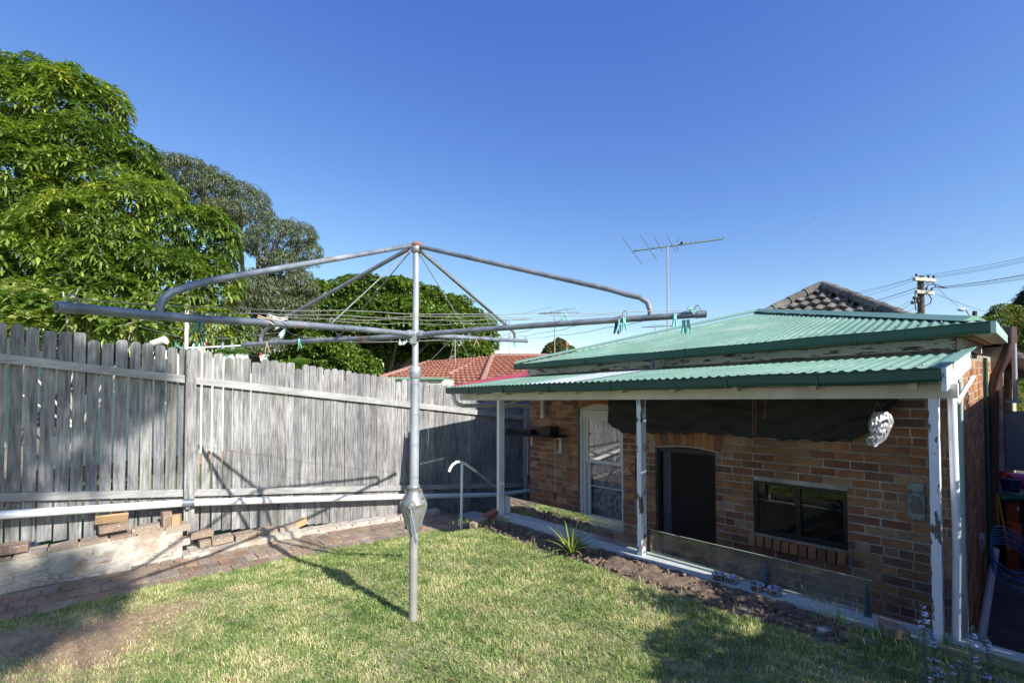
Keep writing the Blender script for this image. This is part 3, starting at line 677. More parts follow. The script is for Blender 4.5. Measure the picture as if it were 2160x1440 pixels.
# pipes on the house
b = B(); b.tube([W(3.14, 5.42, 1.955), W(3.14, 5.40, 1.90), W(3.15, 5.34, 1.87), W(3.17, 5.2, 1.865)], .038, 14, cap=False); b.build('overflow_elbow', mat('grey_plastic', (.45, .47, .46), (.52, .54, .53), 3, .5), hs)
b = B(); b.tube([W(5.45, 3.74, 1.61), W(5.45, 3.76, 1.52), W(5.45, 3.82, 1.46), W(5.5, 3.95, 1.43), W(5.65, 4.9, 1.38), W(5.72, 5.5, 1.33)], .03, 12); b.build('gutter_outlet_pipe', m_pvc, hs)
b = B(); b.tube([W(.33, 4.07, 1.66), W(.335, 4.03, 1.5), W(.333, 4.03, 1.2), W(.327, 4.03, .6), W(.34, 4.03, 0)], .022, 12); b.tube([W(.30, 5.1, 1.62), W(.32, 4.1, 1.47)], .014, 8); b.build('downpipe', m_pvc, hs)
b = B(); b.tube([W(.393, 5.3, 1.62), W(.395, 5.35, .5), W(.394, 5.38, -1)], .018, 10); b.build('waste_pipe', m_pvcg, hs)
b = B(); b.tube([W(.425, 5.35, 1.6), W(.42, 5.5, -1)], .012, 8); b.build('cable_conduit', m_pvc, hs)
b = B(); b.tube([at(2129, 694, 5.9), at(2129, 726, 5.9), at(2122, 748, 5.9), at(2100, 792, 6.0), at(2096, 815, 6.05), at(2095, 1000, 6.1), at(2093, 1160, 6.1)], .052, 12); b.tube([at(2129, 690, 5.9), at(2129, 724, 5.9)], .066, 4)
b.build('brown_downpipe', plain('brown_pipe_paint', (.09, .055, .05), .5), hs)
b = B(); b.tube([W(.36, 7.9, 1.8), W(.365, 8.0, -1)], .02, 8); b.build('green_pipe', plain('dark_green_pipe', (.03, .10, .08), .5), hs)
b = B(); b.tube([W(.34, 5.9, -.75), W(.33, 8.4, -.6)], .033, 12); b.build('floor_waste_pipe', mat('lilac_grey_pipe', (.5, .5, .52), (.58, .57, .6), 3, .5), hs)
b = B(); b.box(.385, .418, 7.3, 7.55, -.33, -.2)
for k in range(4): b.box(.38, .385, 7.31, 7.54, -.32+k*.032, -.30+k*.032)
b.build('air_vent', plain('lilac_vent', (.38, .36, .42), .7), hs)
b = B(); b.tube([W(.17, 10.9, 2.2), W(.17, 10.9, 1.1)], .03, 10); b.box(.10, .28, 10.8, 11.0, 1.1, 1.14); b.build('meter_conduit', plain('grey_conduit', (.4, .43, .5), .5), hs)
b = B(); b.box(.02, .29, 10.75, 11.1, .05, .95); b.build('meter_box', plain('grey_meter_box', (.2, .235, .28), .5), hs)
# metal switch plate on the rear wall
sp = root('switch_plate', W(.70, VW, .5), 'corroded grey green metal switch plate on the brick wall near the right hand post', 'switch box')
b = B(); b.box(.655, .77, VW-.03, VW-.002, .335, .67); b.build('plate', mat('corroded_plate', (.24, .30, .28), (.38, .42, .40), 12, .7, metal=.2, patch=(.12, .12, .11), pscale=9, plim=(.55, .65)), sp)
b = B(); b.box(.675, .745, VW-.055, VW-.031, .40, .50); b.box(.685, .735, VW-.06, VW-.031, .50, .55); b.build('switch', plain('worn_switch', (.2, .2, .15), .7), sp)
b = B()
for u, z in ((.67, .655), (.755, .655), (.67, .35), (.755, .35)): b.ball(W(u, VW-.032, z), .006, 6, 4)
b.build('screw', m_dark, sp)
# boxed timber on the left
b = B(); b.box(5.33, 5.40, 5.44, 5.5, 1.14, 1.78); b.build('timber_strut', m_cream, hs)
#@@THINGS
# ---------------------------------------------------------------- things on the verandah
b = B(); n, mrow = 90, 14; vs, fs = [], []
def tb(u): return float(np.interp(u, [.80, .95, 1.15, 1.6, 2.6, 3.4, 3.78, 3.80, 4.02], [1.40, 1.2, 1.03, 1.01, 1.03, 1.0, .97, .99, 1.11]))
for i in range(n+1):
    u = .80+3.22*i/n
    for j in range(mrow+1):
        t = j/mrow; zt_ = 1.50; z = zt_+(tb(u)+.012*math.sin(u*17)+.009*math.sin(u*41+1)-zt_)*t
        f = .012*math.sin(u*5+t*4)*t+.006*math.sin(u*13-t*11)*t+.012*abs(math.sin(t*4+u*1.3+math.sin(u*3)))**3+.010*abs(math.sin(t*9-u*2.1+math.sin(u*5+t*3)))**4+.008*abs(math.sin(t*7+u*6))**5
        vs.append(W(u, 5.44-abs(f)-.02*t, z))
for i in range(n):
    for j in range(mrow): k = i*(mrow+1)+j; fs.append((k, k+1, k+mrow+2, k+mrow+1))
b.add(vs, fs, True); tag(b.build('tarpaulin', m_tarp), 'crumpled black plastic tarpaulin slung under the verandah roof above the door', 'tarpaulin')
# silver foil bag
b = B(); r6 = random.Random(4); pts = []
out = [(1838, 868), (1856, 872), (1875, 874), (1885, 890), (1880, 905), (1870, 929), (1855, 922), (1840, 941), (1826, 930), (1834, 915), (1832, 890)]
Yf = 4.05
N_ = 22; vs = []; fs = []
ys = np.linspace(868, 941, N_)
Lx = np.interp(ys, [868, 880, 892, 905, 915, 925, 932, 941], [1842, 1834, 1831, 1832, 1836, 1826, 1827, 1838]); Rx = np.interp(ys, [868, 876, 890, 905, 918, 929, 941], [1872, 1882, 1886, 1880, 1874, 1869, 1846])
for side in (0, 1):
    for j in range(N_):
        for i in range(N_):
            t = i/(N_-1); x = Lx[j]+(Rx[j]-Lx[j])*t; y = ys[j]+2*math.sin(i*1.1)*(j/N_)
            puff = .055*math.sin(math.pi*t)**.6*math.sin(math.pi*min(1, .15+j/N_*.85))
            cr_ = .016*abs(math.sin(i*.9+j*.35+1.3*math.sin(j*.5)))+.012*abs(math.sin(i*.4-j*.8+math.sin(i*.7)))+r6.uniform(0, .006)
            vs.append(at(x, y, Yf+(-1 if side == 0 else 1)*(puff+(cr_ if 0 < i < N_-1 else 0))))
    o0 = side*N_*N_
    for j in range(N_-1):
        for i in range(N_-1): q = (o0+j*N_+i, o0+j*N_+i+1, o0+(j+1)*N_+i+1, o0+(j+1)*N_+i); fs.append(q if side else q[::-1])
b.add(vs, fs, True)
fo = b.build('foil_bag', m_foil); tag(fo, 'crumpled silver foil bag hanging near the right end of the black tarpaulin', 'bag')
b = B(); b.tube([at(1850, 847, Yf), at(1838, 880, Yf)], .002, 5); b.tube([at(1850, 847, Yf), at(1868, 878, Yf)], .002, 5); b.build('string', m_wire, fo)
# chains hanging from the beam
for k, (px, y1) in enumerate(((1588, 918), (1594, 925), (1613, 885))):
    b = B(); n = 24; p0 = Vector(at(px, 814, 3.93)); p1 = Vector(at(px, y1, 3.93))
    for i in range(n):
        c = p0.lerp(p1, (i+.5)/n); L_ = (p1-p0).length/n*.62; ax = Vector((1, 0, 0)) if i % 2 else Vector((0, 1, 0))
        b.tube([c+Vector((0, 0, L_))+ax*.003, c-Vector((0, 0, L_))+ax*.003], .0014, 4); b.tube([c+Vector((0, 0, L_))-ax*.003, c-Vector((0, 0, L_))-ax*.003], .0014, 4)
    tag(b.build('chain', m_rust), ('left one of the close pair of thin rusty chains hanging from the beam', 'right one of the close pair of thin rusty chains, reaching lowest', 'lone short rusty chain hanging just right of the chain pair')[k], 'chain', 'chains hanging from the beam')
# wall shelf with hanging tools
sh = root('wall_shelf', W(5.3, 5.5, .84), 'dark board shelf on white brackets on the brick wall left of the tall window', 'shelf')
b = B(); b.box(4.88, 6.05, 5.2, 5.52, .855, .88); b.box(5.5, 6.1, 5.3, 5.45, .88, .95); b.build('board', m_dark, sh)
b = B(); b.box(4.95, 5.66, 5.44, 5.47, .815, .85); b.box(4.95, 4.98, 5.44, 5.47, .60, .815); b.box(5.6, 5.63, 5.44, 5.47, .68, .815); b.box(4.98, 5.09, 5.44, 5.46, .60, .615); b.build('bracket', m_white, sh)
for u, z1, lb in ((5.68, .18, 'cream handled tool hanging from the left end of the dark shelf'), (5.05, -.02, 'longer cream stick hanging from the middle of the dark shelf bracket')):
    b = B(); b.tube([W(u, 5.42, .85), W(u, 5.42, z1)], .008, 8); o = b.build('hanging_tool', plain('cream_stick', (.62, .56, .36), .6)); tag(o, lb, 'tool')
    b = B(); b.tube([W(u, 5.42, z1), W(u-(.07 if u > 5.5 else 0), 5.42, z1-.12)], .012, 8); b.build('tip', m_dark, o)
b = B(); b.box(5.0, 5.2, 5.25, 5.45, .885, 1.02); b.build('x', m_dark); bpy.data.objects['x'].name = 'lunch_box'; tag(bpy.data.objects['lunch_box'], 'small black box standing on the dark shelf', 'box')
# secateurs hanging on the wall
sc_ = root('secateurs', W(3.6, 5.5, .2), 'small red handled secateurs hanging on the bricks between window and door', 'secateurs')
Yq = lambda px, py: at(px, py, 6.15)
b = B(); b.tube([Yq(1338, 975), Yq(1330, 982), Yq(1329, 992), Yq(1336, 997)], .006, 6); b.tube([Yq(1341, 965), Yq(1341, 1015)], .008, 6); b.build('blade', m_dark, sc_)
b = B(); b.tube([Yq(1338, 997), Yq(1334, 1002), Yq(1325, 1003)], .009, 6); b.tube([Yq(1338, 998), Yq(1340, 1006), Yq(1332, 1006)], .008, 6); b.build('handle', plain('red_handle', (.42, .07, .03), .5), sc_)
# glass panels on the retaining edge
for (a, c, lb) in ((2.60, 4.66, 'long low glass panel between the left and middle verandah posts'), (.76, 2.50, 'dusty low glass panel between the middle post and the right end of the soil bed')):
    b = B(); b.box(a, c, 4.03, 4.038, .003, .24); g = b.build('glass_panel', GL); tag(g, lb, 'glass panel')
    b = B(); b.box(a, c, 4.0295, 4.0385, .2402, .2425); b.build('edge_strip', mat('glass_edge', (.42, .45, .38), rough=.3), g)
b = B(); b.box(4.66, 4.69, 3.97, 4.0, .0, .28); 
# dog bowls
for k, (px, py, lb) in enumerate(((1515, 1213, 'shiny steel dog bowl at the left end of the row on the sunlit edge'), (1545, 1220, 'second shiny steel dog bowl, half in the sun'), (1597, 1236, 'shaded steel dog bowl just left of the blue clamp'), (1634, 1245, 'steel dog bowl at the right end of the row'))):
    a = (px-1080)/976; c = Vector(at(px, py, 3.9)); 
    bb = -(py-788.6)/976; r = (a, math.cos(PITCH)-bb*math.sin(PITCH), math.sin(PITCH)+bb*math.cos(PITCH)); t = (1.7-.03)/(-(r[2]-K*r[0])); c = Vector((r[0]*t, r[1]*t, .005+K*r[0]*t))
    rb = root('dog_bowl', c, lb, 'bowl', 'steel bowls on the concrete edge')
    b = B(); n = 24; prof = [(.045, .0), (.05, .002), (.047, .02), (.053, .042), (.055, .044), (.050, .043), (.040, .012), (.001, .010)]
    vs = [(c.x+r_*math.cos(i*2*math.pi/n), c.y+r_*math.sin(i*2*math.pi/n), c.z+z) for r_, z in prof for i in range(n)]
    b.add(vs, [(j*n+i, j*n+(i+1) % n, (j+1)*n+(i+1) % n, (j+1)*n+i) for j in range(len(prof)-1) for i in range(n)], True)
    b.build('bowl', mat('polished_steel', (.5, .5, .52), (.62, .62, .63), 3, .22, metal=.95), rb)
    b = B(); b.tube([c+Vector((math.cos(i*math.pi/10)*.0535, math.sin(i*math.pi/10)*.0535, .045)) for i in range(21)], .003, 6); b.build('rim', mat('polished_steel', (.5, .5, .52)), rb)
for u, zt, lb in ((1.44, .20, 'blue plastic peg clamp holding the glass beside the bowls'), (.79, .2, 'dark teal clamp holding the right end of the glass')):
    b = B(); b.hull([W(u-.012, 3.99, .0), W(u+.010, 3.99, 0), W(u+.010, 4.02, 0), W(u-.012, 4.02, 0), W(u-.004, 4.0, zt), W(u+.006, 4.0, zt), W(u+.006, 4.02, zt), W(u-.004, 4.02, zt)])
    b.hull([W(u-.028, 3.985, .0), W(u-.022, 3.985, 0), W(u-.022, 4.02, 0), W(u-.028, 4.02, 0), W(u-.010, 4.0, zt*.8), W(u-.007, 4.0, zt*.8), W(u-.007, 4.02, zt*.8), W(u-.010, 4.02, zt*.8)])
    tag(b.build('clamp', plain('blue_clamp' if u > 1 else 'teal_clamp', (.04, .07, .13) if u > 1 else (.03, .08, .085), .5)), lb, 'clamp', 'clamps on the glass')
# striped pot inside the sliding window
c = Vector(W(1.62, 5.83, -.02)); pr = [(0, .05), (.03, .065), (.06, .078), (.10, .083), (.15, .078), (.19, .062), (.2, .055)]
pot = root('striped_pot', c, 'blue and black striped vase standing inside the sliding window', 'vase')
b = B(); b.lathe(c, pr, 20); b.build('body', plain('vase_blue', (.05, .25, .33), .4), pot)
b = B()
for h, r_ in ((.045, .072), (.085, .083), (.125, .083), (.165, .074)): b.lathe(c, [(h, r_+.001), (h+.012, r_+.002)], 20)
b.build('stripe', m_dark, pot)
# edging bricks, rock, brick at the right
def gpt(px, py, z=0.):
    a = (px-1080)/976; bb = -(py-788.6)/976
    r = (a, math.cos(PITCH)-bb*math.sin(PITCH), math.sin(PITCH)+bb*math.cos(PITCH)); t = (1.7-z)/(-(r[2]-K*r[0])); return Vector((r[0]*t, r[1]*t, z+K*r[0]*t))
b = B(); b.ball(gpt(1738, 1330, .0), .05, 12, 8, (1.1, .7, .6)); tag(b.build('rock', mat('grey_stone', (.22, .22, .24), (.33, .33, .35), 9, .9, bump=.5)), 'smooth grey stone in the grass at the right end of the soil bed', 'rock')
tag(piece('brick', None, m_garden, gpt(1884, 1325, .03), (.12, .15, .07), HQ @ Quaternion((0, 0, 1), .5), chip=.2), 'weathered pinkish brick lying against the foot of the wall by the right hand post', 'brick')
for px, py, lb in ((1560, 1288, 'half buried edging brick nearest the bowls'), (1650, 1313, 'half buried edging brick in the middle of the soil border'), (1812, 1352, 'half buried edging brick right of the grey stone'), (1240, 1180, 'half buried edging brick beside the spiky aloe')):
    tag(piece('edging_brick', None, m_garden, gpt(px, py, -.03), (.21, .06, .06), HQ @ Quaternion((0, 0, 1), random.uniform(-.15, .15)), chip=.15), lb, 'brick', 'edging bricks of the soil bed')
# ---------------------------------------------------------------- rotary clothes hoist
HX, HY = -.74, 3.50
hst = root('clothes_hoist', (HX, HY, -.02), 'old galvanised rotary clothes hoist standing in the middle of the lawn', 'clothes hoist')
def hp(z): return (HX+.004*z, HY, z)
b = B(); b.tube([hp(-.1), hp(.66)], .031, 20); b.build('lower_pole', mat('weathered_galvanised', (.28, .28, .26), (.42, .41, .38), 5, .6, metal=.3, patch=(.13, .12, .11), pscale=4, plim=(.62, .72)), hst)
b = B(); b.tube([hp(.9), hp(1.76)], .0335, 22); b.build('outer_tube', m_galv2, hst)
b = B(); b.tube([hp(1.75), hp(1.757), hp(1.835), hp(1.842)], [.035, .041, .041, .035], 22); b.ball((HX, HY-.042, 1.8), .006, 6, 5); b.build('collar', m_galv2, hst)
b = B(); b.tube([hp(1.8), hp(2.74)], .0235, 20); b.build('inner_tube', mat('stained_galvanised', (.42, .44, .46), (.55, .57, .58), 5, .42, metal=.45, patch=(.26, .2, .12), pscale=3.2, plim=(.62, .75)), hst)
# gearbox: bellied casting with flanges, bolts, crank
b = B(); prof = [(.0, .034), (.012, .046), (.03, .052), (.09, .06), (.14, .074), (.18, .08), (.2, .078), (.205, .084), (.225, .084), (.23, .078), (.26, .062), (.3, .045), (.325, .042), (.33, .047), (.345, .047), (.352, .036)]
b.lathe((HX, HY, .60), prof, 26); gb = b.build('gearbox', m_cast, hst)
for s in (-1, 1):
    b = B(); fl = [(.02, .056), (.1, .075), (.17, .098), (.2, .104), (.23, .098), (.28, .072), (.325, .058)]
    vs = []
    for h, r_ in fl: vs += [(HX+s*(r_-.03), HY-.006, .60+h), (HX+s*r_, HY-.006, .60+h), (HX+s*r_, HY+.006, .60+h), (HX+s*(r_-.03), HY+.006, .60+h)]
    fs = [(i*4+k, i*4+(k+1) % 4, (i+1)*4+(k+1) % 4, (i+1)*4+k) for i in range(len(fl)-1) for k in range(4)]+[(0, 1, 2, 3), (27, 26, 25, 24)]
    b.add(vs, fs); b.build('flange', m_cast, gb)
for s, h, r_ in ((-1, .31, .055), (1, .31, .055), (-1, .25, .078), (1, .255, .075), (1, .12, .066), (1, .035, .06), (-1, .035, .058)):
    b = B(); b.tube([(HX+s*r_, HY-.018, .6+h), (HX+s*r_, HY+.01, .6+h)], .008, 6); b.build('bolt', m_rust, gb)
b = B(); kc = (HX, HY-.075, .815); b.tube([kc, (kc[0], kc[1]-.02, kc[2])], .036, 18); b.tube([(kc[0], kc[1]-.02, kc[2]), (kc[0], kc[1]-.04, kc[2])], [.027, .016], 16)
cr = b.build('crank_boss', m_cast, hst)
b = B(); b.tube([(HX, HY-.105, .80), (HX+.012, HY-.108, .74), (HX+.036, HY-.112, .64), (HX+.042, HY-.113, .61)], .0065, 8); b.tube([(HX+.042, HY-.114, .625), (HX+.044, HY-.115, .60), (HX+.045, HY-.115, .575), (HX+.045, HY-.115, .555)], [.008, .015, .015, .007], 10); b.build('crank_handle', mat('blue_grey_enamel', (.26, .29, .36), (.34, .37, .43), 5, .45, metal=.3), cr)
b = B(); b.hull([(HX-.028, HY-.07, .60), (HX+.02, HY-.07, .60), (HX+.02, HY-.03, .60), (HX-.028, HY-.03, .60), (HX-.028, HY-.078, .735), (HX+.02, HY-.078, .735), (HX+.02, HY-.04, .735), (HX-.028, HY-.04, .735)]); b.build('gear_cover', m_cast, gb)
# hub and top casting
b = B(); b.tube([hp(2.035), hp(2.05), hp(2.11), hp(2.12)], [.026, .042, .042, .026], 18); b.hull([(HX-.022, HY-.05, 2.01), (HX+.022, HY-.05, 2.01), (HX+.02, HY+.03, 2.0), (HX-.02, HY+.03, 2.0), (HX-.026, HY-.046, 2.08), (HX+.026, HY-.046, 2.08), (HX+.03, HY+.03, 2.08), (HX-.03, HY+.03, 2.08)]); b.build('hub', m_cast, hst)
b = B(); b.tube([hp(2.70), hp(2.715), hp(2.75), hp(2.76)], [.026, .042, .044, .03], 18); b.build('top_casting', m_cast, hst); b = B(); b.tube([hp(2.7605), hp(2.77), hp(2.785)], [.046, .044, .03], 8); b.build('rusty_cap', m_rust, hst)
ARM = {'A': ((-.259, -.521), [(0, 2.085), (.783, 2.055), (1.17, 2.028), (1.575, 2.0), (2.045, 1.984)]), 'B': ((.521, -.259), [(0, 2.08), (.79, 2.093), (1.6, 2.098), (2.045, 2.1)]),
       'C': ((.259, .521), [(0, 2.085), (.8, 2.13), (1.58, 2.178), (2.04, 2.207)]), 'D': ((-.521, .259), [(0, 2.075), (.8, 2.078), (1.2, 2.085), (2.06, 2.082)])}
AL = math.hypot(.259, .521)
def ap(k, s, dz=0., side=0.):
    d, pr_ = ARM[k]; z = float(np.interp(s, [p[0] for p in pr_], [p[1] for p in pr_])); dx, dy = d[0]/AL, d[1]/AL
    return Vector((HX+dx*s-dy*side, HY+dy*s+dx*side, z+dz))
BR = {'A': [(1.713, .0), (1.713, .03), (1.70, .075), (1.668, .108), (1.60, .142), (1.50, .185), (.055, .655)], 'B': [(1.74, 0), (1.74, .04), (1.725, .09), (1.68, .125), (1.6, .15), (1.5, .19), (.055, .65)],
      'C': [(1.73, 0), (1.735, .05), (1.70, .095), (1.62, .125), (1.5, .165), (.055, .625)], 'D': [(1.785, 0), (1.78, .06), (1.745, .11), (1.65, .155), (.055, .655)]}
RAD = [2.0, 1.59, 1.2, .79]
for k in 'ABCD':
    b = B(); b.tube([ap(k, .02), ap(k, 2.045 if k != 'C' else 2.02)], .0195, 16)
    b = B(); b.tube([ap(k, s) for s in (.02, .5, 1., 1.6, 2.04)], .0195, 16); b.tube([ap(k, .03), ap(k, .07), ap(k, .09)], [.03, .03, .022], 14); b.tube([ap(k, 2.0), ap(k, 2.045)], .0215, 14)
    arm = b.build('arm', m_galv, hst); b = B(); b.tube([ap(k, 2.0455), ap(k, 2.047)], .016, 12); b.build('end_shade', m_dark, arm)  # black disc paints the shade inside the hollow tube end
    pts = [ap(k, s)+Vector((0, 0, dz)) for s, dz in BR[k]]; pts[-1].z = 2.745
    # brace: near straight tube curving down to the arm
    b = B(); b.tube(pts, .0165, 14); b.build('brace', m_galv, hst)
    for s in RAD:
        b = B(); c = ap(k, s, .018); dx, dy = ARM[k][0][0]/AL, ARM[k][0][1]/AL
        b.tube([c+Vector((dx*.016*math.cos(t), dy*.016*math.cos(t), .004+.03*math.sin(t))) for t in np.linspace(0, math.pi, 9)], .0032, 6); b.build('wire_loop', m_galv, arm)
    # thin stay rod from the head to the arm
    b = B(); b.tube([(HX+ARM[k][0][0]/AL*.05, HY+ARM[k][0][1]/AL*.05, 2.715), ap(k, .79, .02)], .0042, 6); b.build('stay_rod', m_wire, hst)
r7 = random.Random(8); seq = 'ABCD'
for ri, s in enumerate(RAD):
    for i in range(4):
        p, q = ap(seq[i], s, .03), ap(seq[(i+1) % 4], s, .03); b = B(); pts = []
        ph = r7.uniform(0, 6); sag = r7.uniform(.012, .04)*(s/2)
        for j in range(25):
            t = j/24; c = p.lerp(q, t); c.z += -sag*4*t*(1-t)+.004*math.sin(t*19+ph)*math.sin(math.pi*t)+.003*math.sin(t*37+ph); pts.append(c)
        b.tube(pts, .0019, 5); b.build('line_wire', m_wire, hst)
# pegs
def peg(c, m, L_=.075, rot=0., tilt=0., label='', grp='pegs left on the hoist', open_=.012):
    b = B(); c = Vector(c); q = Quaternion((0, 0, 1), rot) @ Quaternion((0, 1, 0), tilt)
    for s in (-1, 1):
        pr_ = [(-L_*.38, .004), (-L_*.1, .0045), (0, .0055), (L_*.25, .005), (L_*.62, .0035)]   # from grip (up) to jaws (down) negative=down
        for (h0, w0), (h1, w1) in zip(pr_, pr_[1:]):
            o0 = s*(.004+open_*max(0, h0)/L_*1.2+.004*abs(min(0, h0))/L_); o1 = s*(.004+open_*max(0, h1)/L_*1.2+.004*abs(min(0, h1))/L_)
            vs = [Vector((o0+dx*.003, dy*w0*1.25, -h0*-1)) for dx, dy in ((-1, -1), (1, -1), (1, 1), (-1, 1))]+[Vector((o1+dx*.003, dy*w1*1.25, h1)) for dx, dy in ((-1, -1), (1, -1), (1, 1), (-1, 1))]
            for v_ in vs[:4]: v_.z = h0
            b.hull([c+q @ v_ for v_ in vs])
    o = b.build('clothes_peg', m); return tag(o, label, 'peg', grp)
teal = plain('teal_plastic', (.03, .20, .22), .45); mint = plain('mint_plastic', (.22, .62, .52), .4); blu = plain('dark_blue_plastic', (.02, .05, .13), .45)
grn = plain('green_plastic', (.05, .45, .3), .4); wht = plain('white_plastic', (.75, .74, .66), .4); pw = plain('wooden_peg', (.48, .38, .24), .7); yel = plain('yellow_plastic', (.75, .6, .05), .4); redp = plain('red_plastic', (.6, .04, .04), .4); lil = plain('lilac_plastic', (.4, .45, .8), .4)
YA = lambda px: None
def hpix(k, px, dz=-.01):
    lo, hi = 0, 2.1
    for _ in range(40):
        mid = (lo+hi)/2; p = ap(k, mid); x = 1080+976*p.x/p.y
        if (x-873)*(1 if k in 'BC' else -1) < (px-873)*(1 if k in 'BC' else -1): lo = mid
        else: hi = mid
    p = ap(k, lo); p.z += dz; return p
import math as _m
peg(hpix('A', 421, -.035)+Vector((0, -.024, 0)), teal, .085, .5, math.pi, 'dark teal peg with open legs on the left near arm of the hoist', open_=.03)
peg(hpix('A', 433, -.012)+Vector((0, -.026, 0)), teal, .08, .4, math.pi+.05, 'shorter dark teal peg close beside the open legged one')
peg(hpix('A', 556, .022), pw, .085, .3, 1.9, 'pale wooden peg lying on the left near arm by a wire loop')
peg(hpix('A', 578, .03), wht, .085, .9, 1.75, 'white peg crossed over the wooden pegs by the wire loop')
peg(hpix('A', 592, .024), wht, .085, .1, -1.8, 'white peg lying flat right of the wire loop')
peg(hpix('B', 1305, -.03)+Vector((0, -.025, 0)), mint, .08, .2, math.pi+.12, 'mint peg with a dark shadowed grip, left of the mint pair')
peg(hpix('B', 1303, -.03)+Vector((0, .03, 0)), blu, .085, .6, math.pi, 'dark blue peg hanging behind the mint pegs', open_=.02)
peg(hpix('B', 1315, -.02)+Vector((0, -.026, 0)), mint, .08, .3, math.pi-.05, 'pale mint peg clipped right of the dark blue peg')
peg(hpix('B', 1421, -.02)+Vector((0, -.026, 0)), mint, .08, .25, math.pi+.05, 'single mint peg between the brace and the tip of the right near arm')
peg(hpix('B', 1446, -.055)+Vector((0, .02, 0)), mint, .08, .4, math.pi, 'left peg of the mint pair hanging below the tip of the right near arm')
peg(hpix('B', 1456, -.055)+Vector((0, .02, 0)), mint, .08, .1, math.pi-.1, 'right peg of the mint pair hanging below the tip of the right near arm')
peg(hpix('B', 1458, .02)+Vector((0, -.02, 0)), mint, .08, .1, 2.3, 'mint peg lying aslant on top of the right near arm')
peg(hpix('B', 1187, .035), mint, .075, .1, .3, 'pale mint peg standing up beside a loop on the right near arm')
peg(hpix('D', 633, -.01)+Vector((0, -.02, 0)), mint, .085, .2, 3.0, 'pale mint peg on the far left arm')
peg(hpix('D', 565, -.02)+Vector((0, -.02, 0)), pw, .1, .2, 3.1, 'grey wooden peg on the far left arm next to the brace', open_=.02)
peg(hpix('C', 1005, -.02)+Vector((0, -.02, 0)), pw, .1, .2, 3.1, 'wooden peg with open legs on the far right arm', open_=.03)
peg(hpix('C', 1085, -.03), grn, .07, .2, 3.0, 'small green peg at the end of the far right arm')
#@@FAR
# ---------------------------------------------------------------- neighbour's clothes line seen over the fence
nl = root('neighbour_clothes_line', W(6.95, .84, -.2), 'white pipe pole of the neighbouring clothes line standing just behind the fence post', 'clothes line')
px0 = Vector(at(394, 560, 5.75)); pz = Vector(at(393, 733, 5.75))
b = B(); b.tube([(pz.x, pz.y, -.2), (pz.x, pz.y, at(393, 655, 5.75)[2])], .021, 12); b.build('pole', m_white, nl)
b = B(); e0 = Vector(at(396, 734, 5.75)); e1 = Vector(at(510, 729, 6.6)); b.tube([e0, e1], .012, 8); b.build('bar', m_white, nl)
b = B()
for (xa, ya, xb, yb) in ((340, 700, 560, 755), (300, 690, 540, 742), (365, 718, 600, 700)): b.tube([at(xa, ya, 5.9), at((xa+xb)/2, (ya+yb)/2+4, 6.4), at(xb, yb, 7.2)], .0018, 5)
b.build('wire', m_wire, nl)
for px, py, m_, nm in ((371, 726, grn, 'green peg leftmost on the neighbouring line'), (389, 731, grn, 'green and yellow peg just left of the white pole'), (411, 729, grn, 'small green peg right of the white pole'), (427, 725, grn, 'taller green peg beside the red one'), (434, 726, redp, 'red peg on the neighbouring line'), (428, 737, yel, 'yellow peg hanging below the green one'), (470, 727, lil, 'lilac peg left of the grey bar'), (491, 729, lil, 'lilac and white peg on the grey bar'), (379, 732, lil, 'lilac peg tilted between the green ones'), (478, 752, grn, 'green peg low behind the paling tops'), (407, 742, lil, 'tiny lilac peg below the white bar')):
    peg(at(px, py, 6.2), m_, .085, .3, 3.1 if px != 379 else 2.2, nm, 'coloured pegs on the neighbouring line')
b = B(); c = Vector(at(335, 722, 6.0)); b.tube([c+Vector((-.085, 0, -.02)), c+Vector((-.01, 0, .0)), c+Vector((.085, 0, .03))], [.045, .05, .055], 16); tag(b.build('tub', wht), 'white plastic tub tipped on its side above the paling tops', 'tub')
# neighbour's pale green fence, brown kerb, lawn
b = B(); b.box(16.5, 16.7, -14, -1, -.3, 3.5); b.box(16.5, 16.7, -1, 1.5, -.3, 2.85); b.box(16.5, 16.7, 1.5, 5, -.3, 2.4); nw = b.build('green_metal_fence', plain('pale_green_steel', (.62, .74, .66), .5)); tag(nw, 'pale green metal fence of the neighbour glimpsed through the paling gaps', 'fence')
b = B(); b.box(16.3, 16.5, -14, 5, -.3, .05); b.build('kerb', plain('brown_kerb', (.35, .2, .12), .9), nw)
b = B()
n = 50
for i in range(26): b.tube([W(16.46, -14+28*i/n, .05), W(16.46, -14+28*i/n, 2.8)], .02, 4)
b.build('rib', MATS['pale_green_steel'], nw)['kind'] = 'stuff'
